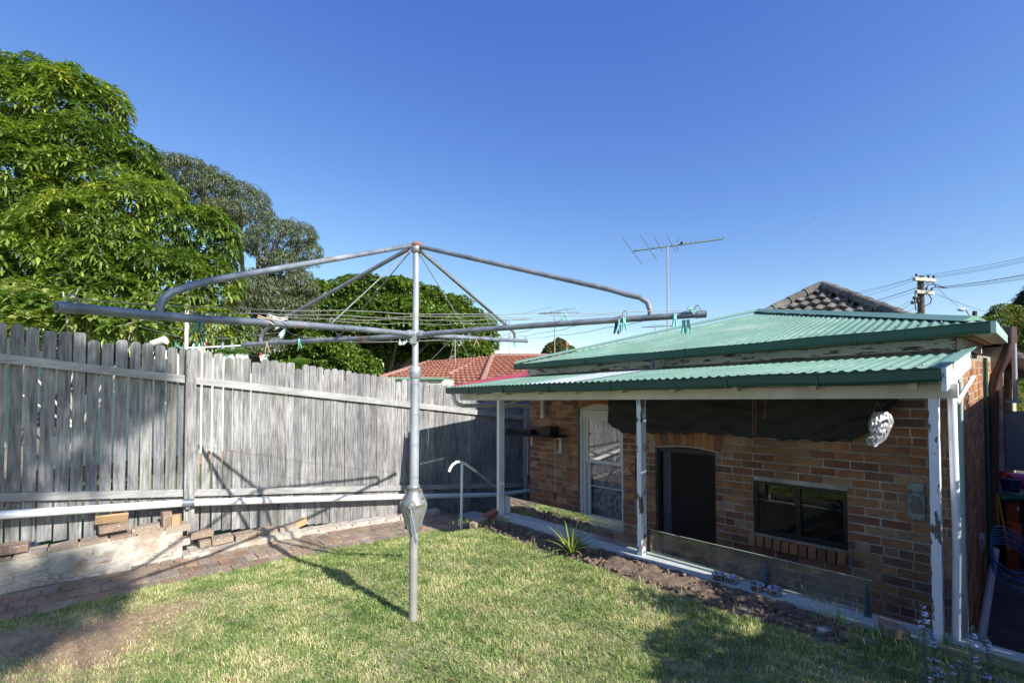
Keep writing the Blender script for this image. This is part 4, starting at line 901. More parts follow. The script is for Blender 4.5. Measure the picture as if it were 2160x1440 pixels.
# ---------------------------------------------------------------- tiled roof surfaces
def tiled(p00, p10, p01, p11, nc, nr, m, parent, name='tile_courses', step=.07, wave=.035, mask=None, wper=10):
    p00, p10, p01, p11 = [np.array(p, float) for p in (p00, p10, p01, p11)]; n_ = np.cross(p10-p00, p01-p00); n_ /= np.linalg.norm(n_); n_ *= np.sign(n_[2])
    vs, fs = [], []
    for r_ in range(nr):
        for e in (0, 1):
            t = (r_+e)/nr; t2 = t+(.25/nr if e else 0)
            for i in range(nc*wper+1):
                s = i/(nc*wper); p = (p00*(1-s)+p10*s)*(1-t2)+(p01*(1-s)+p11*s)*t2
                vs.append(p+n_*((step if e == 0 else 0)+wave*abs(math.sin(math.pi*(i/wper+.5*(r_ % 2)))))+n_*random.uniform(-.1, .1)*step*.5)
    w_ = nc*wper+1
    for r_ in range(nr):
        for i in range(nc*wper):
            a = (2*r_)*w_+i; c = a+w_; fs.append((a, a+1, c+1, c))
            if r_: z = (2*r_-1)*w_+i
    # front lips of each course
    vs2 = []
    for r_ in range(nr):
        for i in range(nc*wper+1): vs2.append(np.array(vs[2*r_*w_+i])-n_*step*1.1)
    o0 = len(vs); vs += vs2
    for r_ in range(nr):
        for i in range(nc*wper): a = 2*r_*w_+i; c = o0+r_*w_+i; fs.append((a, a+1, c+1, c))
    o = npmesh(name, np.array(vs), np.array(fs), m, parent); o['kind'] = 'stuff'; return o
# terracotta house
th = root('terracotta_roofed_house', at(1000, 812, 16), 'neighbouring house with orange terracotta tiled hip roof beyond the fence', 'house')
tiled(at(770, 812, 16), at(1018, 813, 16), at(906, 763, 19), at(1034, 753, 19.3), 20, 11, m_terra, th)
tiled(at(1018, 813, 16), at(1300, 815, 16), at(1034, 753, 19.3), at(1300, 752, 19.3), 22, 13, m_terra, th)
def caps(pts, r_, m, par, n=12, name='ridge_tile'):
    for i in range(n):
        a = Vector(pts[0]).lerp(Vector(pts[1]), i/n); c = Vector(pts[0]).lerp(Vector(pts[1]), (i+1.12)/n); b = B(); b.tube([a, c], [r_, r_*1.14], 8); b.build(name, m, par)
caps((at(1016, 806, 16), at(1038, 751, 19.2)), .1, m_hipcap, th, 9); caps((at(1038, 750, 19.2), at(1300, 751, 19.2)), .09, m_hipcap, th, 14); caps((at(904, 763, 19), at(1030, 765, 19)), .06, m_hipcap, th, 8)
caps((at(800, 796, 16.3), at(904, 763, 19)), .07, m_hipcap, th, 10); caps((at(945, 790, 17), at(1000, 766, 18.6)), .08, m_hipcap, th, 6)
b = B(); b.add([at(775, 812, 16.1), at(1300, 814, 16.1), at(1300, 980, 16.1), at(775, 980, 16.1), at(906, 763, 19.1), at(1300, 756, 19.4), at(1300, 980, 19.4), at(906, 980, 19.1)], [(0, 1, 2, 3), (4, 7, 6, 5), (0, 3, 7, 4), (1, 5, 6, 2)]); b.build('wall', plain('pale_wall', (.5, .47, .4), .9), th)
cw = root('cream_shed', at(865, 812, 13), 'cream weatherboard shed wall with a green fascia showing above the fence', 'shed')
b = B(); x0, x1 = at(800, 800, 13)[0], at(938, 800, 13)[0]; zt = at(870, 800, 13)[2]
for k in range(14): b.hull([(x0, 13, zt-.1*(k+1)), (x1, 13, zt-.1*(k+1)), (x1, 15, zt-.1*(k+1)), (x0, 15, zt-.1*(k+1)), (x0, 13.02, zt-.1*k-.004), (x1, 13.02, zt-.1*k-.004), (x1, 15, zt-.1*k-.004), (x0, 15, zt-.1*k-.004)])
b.build('weatherboard', plain('cream_board', (.78, .74, .6), .7), cw)
b = B(); b.hull([(x0-.2, 12.9, zt), (x1, 12.9, zt), (x1, 15, zt), (x0-.2, 15, zt), (x0-.2, 12.9, zt+.07), (x1, 12.9, zt+.05), (x1, 15, zt+.05), (x0-.2, 15, zt+.07)]); b.build('fascia', m_cap, cw)
# red steel lean-to
rr = root('red_lean_to', W(7, 6.5, 1.6), 'low red steel roof squeezed between the fence and the green verandah roof', 'shed')
b = B(); vs, fs = [], []; A0, A1 = Vector(at(905, 824, 9.5)), Vector(at(1135, 806, 9.5)); C0, C1 = Vector(at(1010, 802, 11.5)), Vector(at(1135, 779, 11.5)); n = 160
for i in range(n+1):
    t = i/n; wv = Vector((0, 0, .012*math.sin(i*1.05))); vs += [A0.lerp(A1, t)+wv, C0.lerp(C1, t)+wv]
b.add(vs, [(2*i, 2*i+2, 2*i+3, 2*i+1) for i in range(n)], True); b.build('sheet', m_red, rr)
b = B(); dn = Vector((0, 0, -.12)); b.add([A0, A1, A1+dn, A0+dn], [(3, 2, 1, 0)]); b.build('fascia', m_red, rr)
b = B(); b.add([A0+dn, A1+dn, A1+Vector((0, 0, -2.5)), A0+Vector((0, 0, -2.5)), C1+dn, C1+Vector((0, 0, -2.5))], [(0, 3, 2, 1), (1, 2, 5, 4)]); b.build('wall', plain('brown_wall', (.16, .1, .07), .9), rr)
# front house with grey tiles: single tiles on the hip face seen over the green roof
dk = root('grey_tiled_house', W(3.8, 15, 0), 'taller front house with a dark grey tiled pyramid roof', 'house')
AU, AV, AZ, SL = 3.82, 15., 4.09, .645
face = B(); face.add([W(AU, AV, AZ-.03), W(AU+4, AV-4, AZ-4*SL-.03), W(AU-4, AV-4, AZ-4*SL-.03)], [(0, 1, 2)]); face.add([W(AU, AV, AZ-.03), W(AU-4, AV-4, AZ-4*SL-.03), W(AU-4, AV+6, AZ-4*SL-.03), W(AU, AV+6, AZ-.03)], [(0, 1, 2, 3)]); face.add([W(AU, AV, AZ-.03), W(AU+4, AV-4, AZ-4*SL-.03), W(AU+4, AV+6, AZ-4*SL-.03), W(AU, AV+6, AZ-.03)], [(3, 2, 1, 0)])
df = face.build('roof', plain('roof_lining', (.05, .048, .045), .9), dk)
run = .30; r8 = random.Random(2); nt = 0
def tile_mesh(seed):
    vs, fs = [], []; n = 6; r_ = random.Random(seed)
    for e in (0, 1):
        for i in range(n+1):
            x = i/n; z = (.07 if e == 0 else .0)+.03*math.cos(x*2*math.pi); vs.append(((x-.5)*.26, e*.36, z))
    for i in range(n): fs.append((i, i+1, n+2+i, n+1+i))
    base = len(vs)
    for i in range(n+1): x, y, z = vs[i]; vs.append((x*.98, y, z-.085))
    for i in range(n): fs.append((i, base+i, base+i+1, i+1))
    me = bpy.data.meshes.new('tile'); me.from_pydata(vs, [], fs); me.materials.append(m_slate); return me
TM = [tile_mesh(i) for i in range(3)]
slv = Vector(W(0, 1, SL))-Vector(W(0, 0, 0)); slv.normalize(); tn = UX.cross(slv); tn = tn if tn.z > 0 else -tn
xa = -(tn.cross(slv)).normalized() if (tn.cross(slv)).dot(UX) > 0 else (tn.cross(slv)).normalized()
xa = slv.cross(tn).normalized(); TQ = Matrix((xa, slv, tn)).transposed().to_quaternion()
for c in range(11):
    d = .12+c*run
    v_ = AV-d-.3*.84; k = -d-.0
    u_ = AU-d+.05+(c % 2)*.13
    while u_ < AU+d-.02:
        o = bpy.data.objects.new('tile', r8.choice(TM)); COL.objects.link(o); o.parent = df; o.rotation_mode = 'QUATERNION'; o.rotation_quaternion = TQ @ Quaternion((0, 0, 1), r8.uniform(-.03, .03))
        o.location = Vector(W(u_, AV-d-.26, AZ-(d+.26)*SL+.01+r8.uniform(-.01, .01)))-ORG[df.name]; u_ += .262
for sg in (1, -1):
    n = 13
    for i in range(n):
        a = Vector(W(AU+sg*4*i/n, AV-4*i/n, AZ-4*SL*i/n+.05)); c = Vector(W(AU+sg*4*(i+1.1)/n, AV-4*(i+1.1)/n, AZ-4*SL*(i+1.1)/n+.05)); b = B(); b.tube([a, c], [.12, .145], 8); b.build('hip_tile', m_slate, df)
b = B(); b.box(AU-3.2, AU+3.2, 12.2, 21, -1, 1.5); b.build('wall', plain('dark_brick_wall', (.16, .09, .06), .9), dk)
# ---------------------------------------------------------------- antennas
def antenna(px, ytop, ybot, Y, boom, elems, label, grp='television antennas', mast=.016, guys=None, thin=.004):
    p0 = Vector(at(px, ybot, Y)); r_ = root('tv_antenna', p0, label, 'antenna', grp)
    b = B(); b.tube([p0, at(px, ytop, Y)], mast, 8); b.build('mast', mat('mast_steel', (.3, .27, .26), (.42, .38, .36), 4, .6), r_)
    b = B(); b.tube([at(*boom[0], Y+boom[2]), at(*boom[1], Y-boom[2])], thin*2.2, 6); b.build('boom', plain('boom_green', (.16, .22, .18), .5), r_)
    for (x0, y0, x1, y1) in elems: b = B(); b.tube([at(x0, y0, Y), at(x1, y1, Y)], thin, 5); b.build('element', m_ant, r_)
    if guys:
        for (gx, gy) in guys: b = B(); b.tube([at(px, ytop+6, Y), at(gx, gy, Y-.3)], .006, 4); b.build('guy_wire', m_wire, r_)
    return r_
el = [(1312, 500, 1356, 559), (1351, 496, 1386, 549), (1379, 497, 1398, 532), (1407, 496, 1426, 532), (1427, 511, 1431, 503), (1427, 520, 1431, 528)]
for i in range(9): x = 1446+i*9.8+(0 if i < 2 else 1); y = 516-(x-1446)*.135; el.append((x, y, x+1, y-6))
an = antenna(1408, 520, 706, 8.3, ((1333, 530), (1525, 504), .15), el, 'large television antenna on a tall mast on the green roof', mast=.0135, thin=.0062)
b = B(); b.ball(at(1438, 512, 8.25), .025, 8, 6); b.build('balun_box', m_dark, an)
antenna(1170, 657, 752, 19, ((1138, 661), (1222, 659), .2), [(1134, 664, 1200, 650), (1145, 663, 1215, 650), (1160, 657, 1180, 663), (1176, 655, 1190, 662), (1195, 655, 1205, 663), (1210, 657, 1216, 662), (1150, 658, 1165, 664)], 'antenna with crossed rods on a thin mast above the terracotta roof', mast=.02, thin=.008)
antenna(1075, 673, 752, 22, ((1048, 675), (1122, 673), .2), [(x, 672, x+1, 676) for x in range(1054, 1120, 7)]+[(1095, 663, 1168, 646)], 'faint small antenna between the round tree and the crossed rod antenna', mast=.012, thin=.007)
antenna(1382, 688, 712, 12, ((1354, 690), (1418, 687), .2), [(x, 684, x+1, 690) for x in range(1372, 1400, 5)], 'small distant antenna peeping over the green hip', mast=.012, thin=.005)
antenna(960, 700, 765, 18.5, ((940, 699), (978, 699), .1), [(948, 697, 972, 701)], 'guyed mast standing on the terracotta roof in front of the round tree', mast=.02, thin=.008, guys=[(905, 764), (948, 764), (1002, 768)])
# roof vent pipe
vp = root('vent_pipe', at(1194, 765, 13), 'grey vent pipe with a rusty cowl in front of the small round tree', 'vent pipe')
b = B(); b.tube([at(1194, 765, 13), at(1195, 732, 13)], .035, 10); b.build('pipe', plain('grey_green_vent', (.2, .26, .24), .6), vp); b = B(); b.tube([at(1195, 732, 13), at(1195, 729, 13), at(1195, 724, 13), at(1195, 720, 13)], [.05, .06, .045, .01], 10); b.build('cowl', m_rust, vp)
# ---------------------------------------------------------------- power pole, wires, lamp
PY_ = 34.
up_ = root('power_pole', at(1944, 690, PY_), 'dark timber power pole with two crossarms beyond the roofs', 'power pole')
b = B(); b.tube([at(1944, 760, PY_), at(1942, 582, PY_)], [.24, .19], 12); b.build('pole', m_pole, up_)
for (xa, ya, xb, yb) in ((1928, 588, 1972, 592), (1932, 615, 1968, 618)):
    b = B(); a_, c_ = Vector(at(xa, ya, PY_-.6)), Vector(at(xb, yb, PY_+.2)); d = (c_-a_).normalized(); h = Vector((0, 0, .12)); s_ = Vector((0, .12, 0))
    b.hull([a_-h-s_, c_-h-s_, c_-h+s_, a_-h+s_, a_+h-s_, c_+h-s_, c_+h+s_, a_+h+s_]); xm = b.build('crossarm', m_arm, up_)
    for t in ((.05, .62, .88) if ya < 600 else (.08, .55, .85)):
        b = B(); p = a_.lerp(c_, t)+Vector((0, -.1, .12)); b.tube([p, p+Vector((0, 0, .1)), p+Vector((0, 0, .12)), p+Vector((0, 0, .25))], [.03, .05, .08, .04], 8); b.build('insulator', m_dark, xm)
b = B()
for pts in ([(1950, 600), (1963, 593), (1972, 600), (1974, 606)], [(1952, 611), (1958, 600), (1975, 600), (1990, 606), (1998, 608)], [(1957, 616), (1965, 609), (1975, 605), (1990, 607)], [(1958, 620), (1965, 630), (1962, 640), (1950, 646)], [(1931, 618), (1929, 630), (1932, 655)]):
    b.tube([at(x, y, PY_-.7) for x, y in pts], .035, 5)
b.build('jumper_cable', m_dark, up_)
b = B()
for x, y in ((1929, 628), (1935, 629), (1925, 638), (1936, 636)): b.ball(at(x, y, PY_-.8), .13, 6, 5)
b.tube([at(1936, 660, PY_-.3), at(1936, 690, PY_-.3)], .2, 8); b.build('fuse_box', m_pole, up_)
Wr = [((1943, 582), (2175, 540), 28), ((1960, 584), (2175, 545), 28), ((1968, 586), (2175, 549), 28), ((1972, 606), (2175, 577), 24), ((1985, 607), (2175, 582), 24), ((1985, 608), (2175, 586), 24),
      ((1940, 583), (1780, 622), 45), ((1932, 586), (1780, 627), 45), ((1928, 592), (1790, 633), 45), ((1934, 607), (1800, 646), 44), ((1930, 615), (1800, 650), 44), ((1925, 632), (1850, 665), 30), ((1925, 638), (1870, 668), 30), ((1933, 648), (1860, 672), 30), ((1975, 620), (2100, 664), 45), ((1976, 606), (2020, 645), 44)]
CL = ['topmost thin cable rising to the right from the upper crossarm', 'second thin cable rising to the right from the upper crossarm', 'third thin cable rising to the right from the upper crossarm', 'thick black cable running right from the lower crossarm',
      'thin cable just below the thick black one on the right', 'lowest of the three cables running right from the lower crossarm', 'topmost cable going down left from the pole head', 'second cable going down left from the upper crossarm', 'third cable going down left from the upper crossarm',
      'thick cable going down left between the crossarms', 'cable going down left from the lower crossarm', 'steep short cable going down left from the upper fuse', 'steep short cable going down left from the lower fuse', 'lowest thick cable going down left behind the grey tiles', 'long thin cable sagging down right into the bottlebrush', 'thin stay falling from the pole to the street lamp']
for i, (a_, c_, Y2) in enumerate(Wr):
    b = B(); p, q = Vector(at(*a_, PY_-.5)), Vector(at(*c_, Y2)); b.tube([p.lerp(q, t)-Vector((0, 0, .08*4*t*(1-t))) for t in np.linspace(0, 1, 9)], .013 if i not in (3, 9) else .025, 4)
    tag(b.build('power_line', plain('cable_black', (.04, .04, .05), .6)), CL[i], 'cable', 'overhead cables of the power pole')
sl = root('street_lamp', at(2040, 690, 42), 'street lamp with a pale flat head on a bent arm', 'street lamp')
b = B(); b.ball(at(2028, 653, 42), .36, 12, 8, (1, .6, .42)); b.build('lamp_head', plain('lamp_grey', (.55, .56, .58), .35), sl)
b = B(); b.tube([at(2036, 651, 42), at(2044, 664, 42), at(2050, 675, 42), at(2052, 720, 42)], .05, 6); b.build('arm', m_galv, sl)
b = B(); b.tube([at(2056, 740, 43), at(2056, 656, 43)], .18, 10); tag(b.build('timber_pole', m_pole), 'short stub of a second timber pole behind the street lamp', 'pole')
# small bird in the sky
b = B(); c = Vector(at(1720, 458, 60)); b.ball(c, .05, 6, 4, (2.2, 1, .7)); b.add([c, c+Vector((.25, 0, .1)), c+Vector((.05, 0, -.04)), c+Vector((-.25, 0, .1))], [(0, 1, 2), (0, 2, 3)]); tag(b.build('bird', m_dark), 'tiny dark bird high in the empty sky', 'bird')
#@@GREEN
ra0 = random.Random(31)
# ---------------------------------------------------------------- foliage
def leaves_np(base, d, L_, Wd, droop=.25, fine=False, fold=.3):
    """one leaf per row, folded along the midrib: 5 points, or 8 for a long oval leaf; always triangles"""
    n = len(base); d = d/np.linalg.norm(d, axis=1, keepdims=True); upv = np.tile([0, 0, 1.], (n, 1))
    s = np.cross(d, upv); s /= (np.linalg.norm(s, axis=1, keepdims=True)+1e-6); nn = np.cross(s, d)
    L_ = np.asarray(L_).reshape(-1, 1); Wd = np.asarray(Wd).reshape(-1, 1); dn = np.array([0, 0, 1.])*L_*droop
    if not fine:
        mid = base+d*L_*.48+nn*L_*.06-dn*.2; tip = base+d*L_-dn
        v = np.stack([base, mid+s*Wd+nn*Wd*fold, tip, mid-s*Wd+nn*Wd*fold, mid], 1).reshape(-1, 3)
        T = LT5; k = np.arange(n)[:, None]*5
    else:
        m1 = base+d*L_*.34+nn*L_*.05-dn*.08; m2 = base+d*L_*.72-dn*.45; tip = base+d*L_-dn
        v = np.stack([base, m1+s*Wd+nn*Wd*fold, m1, m1-s*Wd+nn*Wd*fold, m2+s*Wd*.72+nn*Wd*fold, m2, m2-s*Wd*.72+nn*Wd*fold, tip], 1).reshape(-1, 3)
        T = LT8; k = np.arange(n)[:, None]*8
    return v, np.concatenate([k+np.array([t]) for t in T], 0)
LT5 = [(0, 1, 4), (0, 4, 3), (1, 2, 4), (4, 2, 3)]
LT8 = [(0, 1, 2), (0, 2, 3), (1, 4, 5), (1, 5, 2), (2, 5, 6), (2, 6, 3), (4, 7, 5), (5, 7, 6)]
def sub(lobes, k=9, f=.36, rs=RS):
    """smaller bulges set on the surface of each main lobe"""
    out = [(c, r*.86) for c, r in lobes]
    for j, (c, r) in enumerate(lobes):
        d = rs.normal(size=(k*3, 3)); d /= np.linalg.norm(d, axis=1, keepdims=True); d = d[(d[:, 1] < .35) & (d[:, 2] > -.6)][:k]
        for q in d:
            p = c+q*r*.8
            if not in_lobes(p[None], lobes, j, .7)[0]: out.append((p, r*f*(.7+.6*rs.rand())*np.array([1, 1, .8])))
    return out
def in_lobes(p, lobes, skip, s=.8):
    ins = np.zeros(len(p), bool)
    for j, (c, r) in enumerate(lobes):
        if j == skip: continue
        ins |= (((p-c)/(r*s))**2).sum(1) < 1
    return ins
def lobe_points(lobes, n, depth=.25, rs=RS, jit=.12, bottom=-.75):
    ar = np.array([r[0]*r[2]+r[0]*r[1] for c, r in lobes]); ar = ar/ar.sum(); P, Nn = [], []
    for j, (c, r) in enumerate(lobes):
        k = int(n*ar[j]*1.5)+4; d = rs.normal(size=(k, 3)); d /= np.linalg.norm(d, axis=1, keepdims=True); d = d[d[:, 2] > bottom]
        rad = 1-depth*rs.rand(len(d), 1)**1.6; rad *= 1+jit*(np.sin(d[:, :1]*7+j)+np.sin(d[:, 1:2]*9+j*2)+np.sin(d[:, 2:]*8+j*3))/2
        p = c+d*r*rad; keep = ~in_lobes(p, lobes, j); P.append(p[keep]); Nn.append((d/r*r.mean())[keep])
    P = np.concatenate(P); Nn = np.concatenate(Nn); Nn /= np.linalg.norm(Nn, axis=1, keepdims=True)
    i = rs.permutation(len(P))[:n]; return P[i], Nn[i]
def rosettes(P, Nn, k, L_, Wd, rs=RS, upb=.6, spread=.9, droop=.3, rndf=None, fine=False):
    n = len(P); ax = Nn+np.array([0, 0, upb]); ax /= np.linalg.norm(ax, axis=1, keepdims=True)
    a = np.cross(ax, np.array([.3, .9, .1])); a /= np.linalg.norm(a, axis=1, keepdims=True); b_ = np.cross(ax, a)
    th = rs.rand(n, k)*.7+np.arange(k)*2*math.pi/k; sp = spread*(.55+.6*rs.rand(n, k))
    d = ax[:, None]*(1-sp*.75)[..., None]+(a[:, None]*np.cos(th)[..., None]+b_[:, None]*np.sin(th)[..., None])*sp[..., None]
    base = np.repeat(P, k, 0)+d.reshape(-1, 3)*.02; size = np.repeat(.8+.4*rs.rand(n), k)
    v, f = leaves_np(base, d.reshape(-1, 3), L_*size*(.75+.5*rs.rand(n*k)), Wd*size*(.8+.4*rs.rand(n*k)), droop*1., fine)
    cl = rs.rand(n) if rndf is None else rndf(P, rs)
    rn = np.clip(np.repeat(cl, k)+rs.normal(0, .09, n*k), 0, 1); return v, f, np.repeat(rn, 8 if fine else 5)
def lobe(px, py, Y, rpx, ry=None, dy=1.): 
    c = np.array(at(px, py, Y)); r = rpx*Y/976; return (c, np.array([r, r*dy, (ry or rpx)*Y/976]))
def limbs(root_, base, lobes, r0, m, rs=random.Random(3), frac=.75, name='trunk'):
    b = B(); base = Vector(base); top = Vector(np.mean([c for c, r in lobes], 0).tolist()); top.z = base.z+(top.z-base.z)*.45
    b.tube([base, base.lerp(top, .5)+Vector((rs.uniform(-.1, .1), rs.uniform(-.1, .1), 0)), top], [r0, r0*.8, r0*.6], 10)
    for c, r in lobes:
        c = Vector(c.tolist()); m_ = top.lerp(c, .5)+Vector((rs.uniform(-.3, .3), rs.uniform(-.3, .3), -.2)); b.tube([top, m_, c], [r0*.45, r0*.3, r0*.1], 6)
        for q in range(3):
            e = c+Vector((rs.uniform(-1, 1)*r[0], rs.uniform(-1, 1)*r[1], rs.uniform(-.6, 1)*r[2]))*.8; b.tube([m_.lerp(c, .6), e], [r0*.15, r0*.04], 5)
    return b.build(name, m, root_)
def tree(name, label, cat, lobes, gen, leafm, base, r0, barkm=m_bark, parts=0, grp=None):
    rt = root(name, base, label, cat, grp); limbs(rt, base, lobes, r0, barkm)
    v, f, rn = gen
    if parts:           # the leaves that show largest are single objects, the rest one mass
        q = 8; c = v.reshape(-1, q, 3).mean(1); sx = 1080+976*c[:, 0]/c[:, 1]; ok = (sx > 0) & (c[:, 2] > 2.5)
        order = np.argsort(np.where(ok, c[:, 1], 1e9))[:parts]; mask = np.zeros(len(c), bool); mask[order] = True
        org = ORG[rt.name]
        for i in order:
            me = bpy.data.meshes.new('leaf'); c0 = v[i*q]; me.from_pydata([tuple(x) for x in (v[i*q:i*q+q]-c0)], [], LT8); me.materials.append(leafm)
            a = me.attributes.new('rnd', 'FLOAT', 'POINT'); a.data.foreach_set('value', rn[i*q:i*q+q].astype(np.float32)); o = bpy.data.objects.new('leaf', me); COL.objects.link(o); o.parent = rt; o.location = Vector(c0.tolist())-org
        keep = np.where(~mask)[0]; v = v.reshape(-1, q, 3)[keep].reshape(-1, 3); rn = rn.reshape(-1, q)[keep].ravel(); k = np.arange(len(keep))[:, None]*q
        f = np.concatenate([k+np.array([t]) for t in LT8], 0)
    o = npmesh('crown', v, f, leafm, rt, rn); o['kind'] = 'stuff'
    return rt
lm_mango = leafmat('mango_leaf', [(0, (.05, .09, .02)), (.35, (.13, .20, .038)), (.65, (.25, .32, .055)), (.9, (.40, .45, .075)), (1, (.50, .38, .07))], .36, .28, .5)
mango = [lobe(-120, 330, 10.5, 230), lobe(-10, 240, 10.5, 125, 130), lobe(90, 250, 10.5, 115, 120), lobe(175, 260, 10.3, 88, 110), lobe(180, 380, 10, 130), lobe(250, 400, 10, 95), lobe(60, 420, 9.6, 150), lobe(290, 480, 9.6, 105, 120), lobe(390, 510, 10, 85, 85), lobe(440, 520, 10, 62, 80), lobe(200, 530, 9, 130, 110), lobe(50, 560, 8.8, 130, 110), lobe(360, 600, 9.2, 95, 80), lobe(440, 610, 9.6, 65, 70), lobe(220, 640, 8.6, 110, 75), lobe(-100, 600, 9, 140), lobe(430, 690, 9.5, 80, 60), lobe(300, 700, 9, 90, 50)]
P, Nn = lobe_points(sub(mango, 18, .27), 12500, .25)
pick = lambda P, rs: np.clip(.42+.26*snoise(P[:, 0]*1.3, P[:, 2]*1.5, 1.)+.16*rs.randn(len(P)), 0, 1)
g = rosettes(P, Nn, 8, .155, .0215, droop=.3, upb=.5, spread=1.0, rndf=pick, fine=True)
P2, N2 = lobe_points([(c, r*.84) for c, r in mango], 2200, .3); v2, f2, r2_ = rosettes(P2, N2, 7, .2, .034, droop=.4, fine=True, rndf=lambda P, rs: np.full(len(P), .2))  # inner leaves coloured darker, so shade within the crown is painted in
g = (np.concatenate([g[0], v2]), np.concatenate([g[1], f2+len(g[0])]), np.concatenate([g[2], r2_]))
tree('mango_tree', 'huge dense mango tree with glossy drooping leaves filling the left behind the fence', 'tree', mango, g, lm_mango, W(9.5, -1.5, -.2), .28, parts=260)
# fig like shrub with pale leaves against the fence
lm_fig = leafmat('fig_leaf', [(0, (.07, .13, .02)), (.5, (.16, .24, .045)), (1, (.36, .38, .12))], .5, .35)
fig = [lobe(20, 640, 7.2, 70, 45), lobe(110, 650, 7.0, 75, 45), lobe(200, 665, 6.9, 60, 38), lobe(290, 690, 6.9, 55, 30), lobe(60, 690, 6.8, 90, 30), lobe(340, 650, 7.2, 45, 30)]
P, Nn = lobe_points(fig, 900, .6)
g = rosettes(P, Nn, 5, .13, .034, droop=.2, upb=.5, spread=.9, fine=True)
ft = tree('fig_tree', 'pale leaved fig tree with a thin grey trunk directly behind the tallest palings', 'tree', fig, g, lm_fig, W(7.6, -.6, -.2), .05, m_palebark)
b = B(); b.tube([at(145, 760, 6.6), at(144, 690, 6.6), at(140, 660, 6.6), at(133, 615, 6.6)], [.02, .018, .014, .008], 6); b.tube([at(140, 660, 6.6), at(165, 610, 6.6)], .008, 5); b.tube([at(240, 690, 6.6), at(340, 665, 6.6)], .008, 5); b.build('branch', m_palebark, ft)
# eucalyptus
lm_euc = leafmat('gum_leaf', [(0, (.06, .08, .04)), (.5, (.15, .18, .10)), (.85, (.24, .26, .15)), (1, (.36, .32, .2))], .65, .15, .2)
YE = 22
euc = [lobe(365, 365, YE, 42, 38), lobe(410, 375, YE, 50, 36), lobe(455, 400, YE, 52, 38), lobe(505, 430, YE, 55, 40), lobe(540, 450, YE, 42, 36), lobe(470, 450, YE-1, 45, 30), lobe(590, 500, YE-1, 50, 36), lobe(630, 500, YE-1, 40, 28), lobe(650, 540, YE-1, 26, 30), lobe(560, 520, YE-1, 50, 34), lobe(600, 560, YE-2, 40, 28), lobe(560, 600, YE-2, 50, 32), lobe(640, 600, YE-2, 34, 28), lobe(600, 640, YE-2, 60, 40), lobe(530, 660, YE-2, 50, 50), lobe(390, 430, YE, 50, 40), lobe(520, 720, YE-2, 70, 40), lobe(640, 660, YE-2, 30, 40)]
P, Nn = lobe_points(sub(euc, 10, .4), 20000, .5, jit=.2)
g = rosettes(P, Nn+np.array([0, 0, -.5]), 5, .13, .017, droop=.5, upb=-.1, spread=.9, rndf=lambda P, rs: np.clip(.5+.22*rs.randn(len(P)), 0, 1))
tree('gum_tree', 'tall grey green gum tree with drooping foliage behind the mango', 'tree', euc, g, lm_euc, at(560, 900, YE-1), .35)
# round dense tree in the middle
lm_rd = leafmat('camphor_leaf', [(0, (.045, .09, .018)), (.45, (.13, .21, .035)), (.8, (.24, .33, .06)), (1, (.36, .42, .09))], .4, .2, .5)
YR = 24
rd = [lobe(650, 660, YR, 45, 60), lobe(700, 640, YR, 60, 52), lobe(745, 625, YR, 55, 42), lobe(790, 618, YR, 55, 40), lobe(845, 618, YR, 50, 32), lobe(900, 645, YR, 55, 40), lobe(950, 665, YR, 55, 42), lobe(990, 690, YR, 50, 42), lobe(1015, 715, YR-.5, 34, 40), lobe(760, 680, YR-2, 75, 50), lobe(850, 680, YR-2, 75, 50), lobe(930, 700, YR-2, 60, 42), lobe(680, 740, YR-3, 70, 40), lobe(740, 770, YR-3, 65, 35), lobe(660, 710, YR-1, 60, 50), lobe(1000, 745, YR-2, 38, 28), lobe(620, 770, YR-3, 60, 35), lobe(800, 740, YR-1, 50, 30), lobe(900, 750, YR+1, 90, 25)]
P, Nn = lobe_points(sub(rd, 16, .3), 18000, .25, jit=.15)
g = rosettes(P, Nn, 6, .15, .045, droop=.1, upb=.7, spread=.9, rndf=lambda P, rs: np.clip(.5+.2*snoise(P[:, 0], P[:, 2], 1.2)+.14*rs.randn(len(P)), 0, 1))
P2, N2 = lobe_points([(c, r*.82) for c, r in rd], 3200, .5); v2, f2, r2_ = rosettes(P2, N2, 6, .3, .09, droop=.1, upb=.6, rndf=lambda P, rs: np.full(len(P), .15))  # core leaves take a darker tone that stands in for crown shade
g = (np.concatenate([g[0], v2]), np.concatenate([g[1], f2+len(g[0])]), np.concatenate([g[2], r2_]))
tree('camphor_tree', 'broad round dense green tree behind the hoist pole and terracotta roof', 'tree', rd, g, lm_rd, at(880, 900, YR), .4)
# small far trees, shrubs at the right
lm_far = leafmat('far_leaf', [(0, (.06, .075, .02)), (.5, (.13, .15, .04)), (1, (.24, .22, .09))], .6, .15)
for nm, lb, lo, n, L_ in (('small_tree', 'small olive tree far behind the terracotta roof ridge', [lobe(1172, 740, 50, 22, 16), lobe(1190, 742, 50, 20, 14), lobe(1180, 728, 50, 14, 12), lobe(1158, 748, 50, 14, 10)], 2200, .38),):
    P, Nn = lobe_points(lo, n, .5); g = rosettes(P, Nn, 5, L_, L_*.3, upb=.5); tree(nm, lb, 'tree', lo, g, lm_far, at(1180, 800, 50), .3)
lm_bb = leafmat('bottlebrush_leaf', [(0, (.07, .11, .025)), (.5, (.16, .20, .05)), (.93, (.32, .34, .12)), (.96, (.5, .12, .06)), (1, (.55, .1, .05))], .5, .25)
YB = 15
bb_ = [lobe(2090, 700, YB, 38, 36), lobe(2125, 680, YB, 40, 34), lobe(2150, 720, YB, 50, 60), lobe(2110, 760, YB, 50, 60), lobe(2150, 820, YB, 46, 70), lobe(2120, 860, YB-1, 32, 70), lobe(2200, 760, YB, 70, 90)]
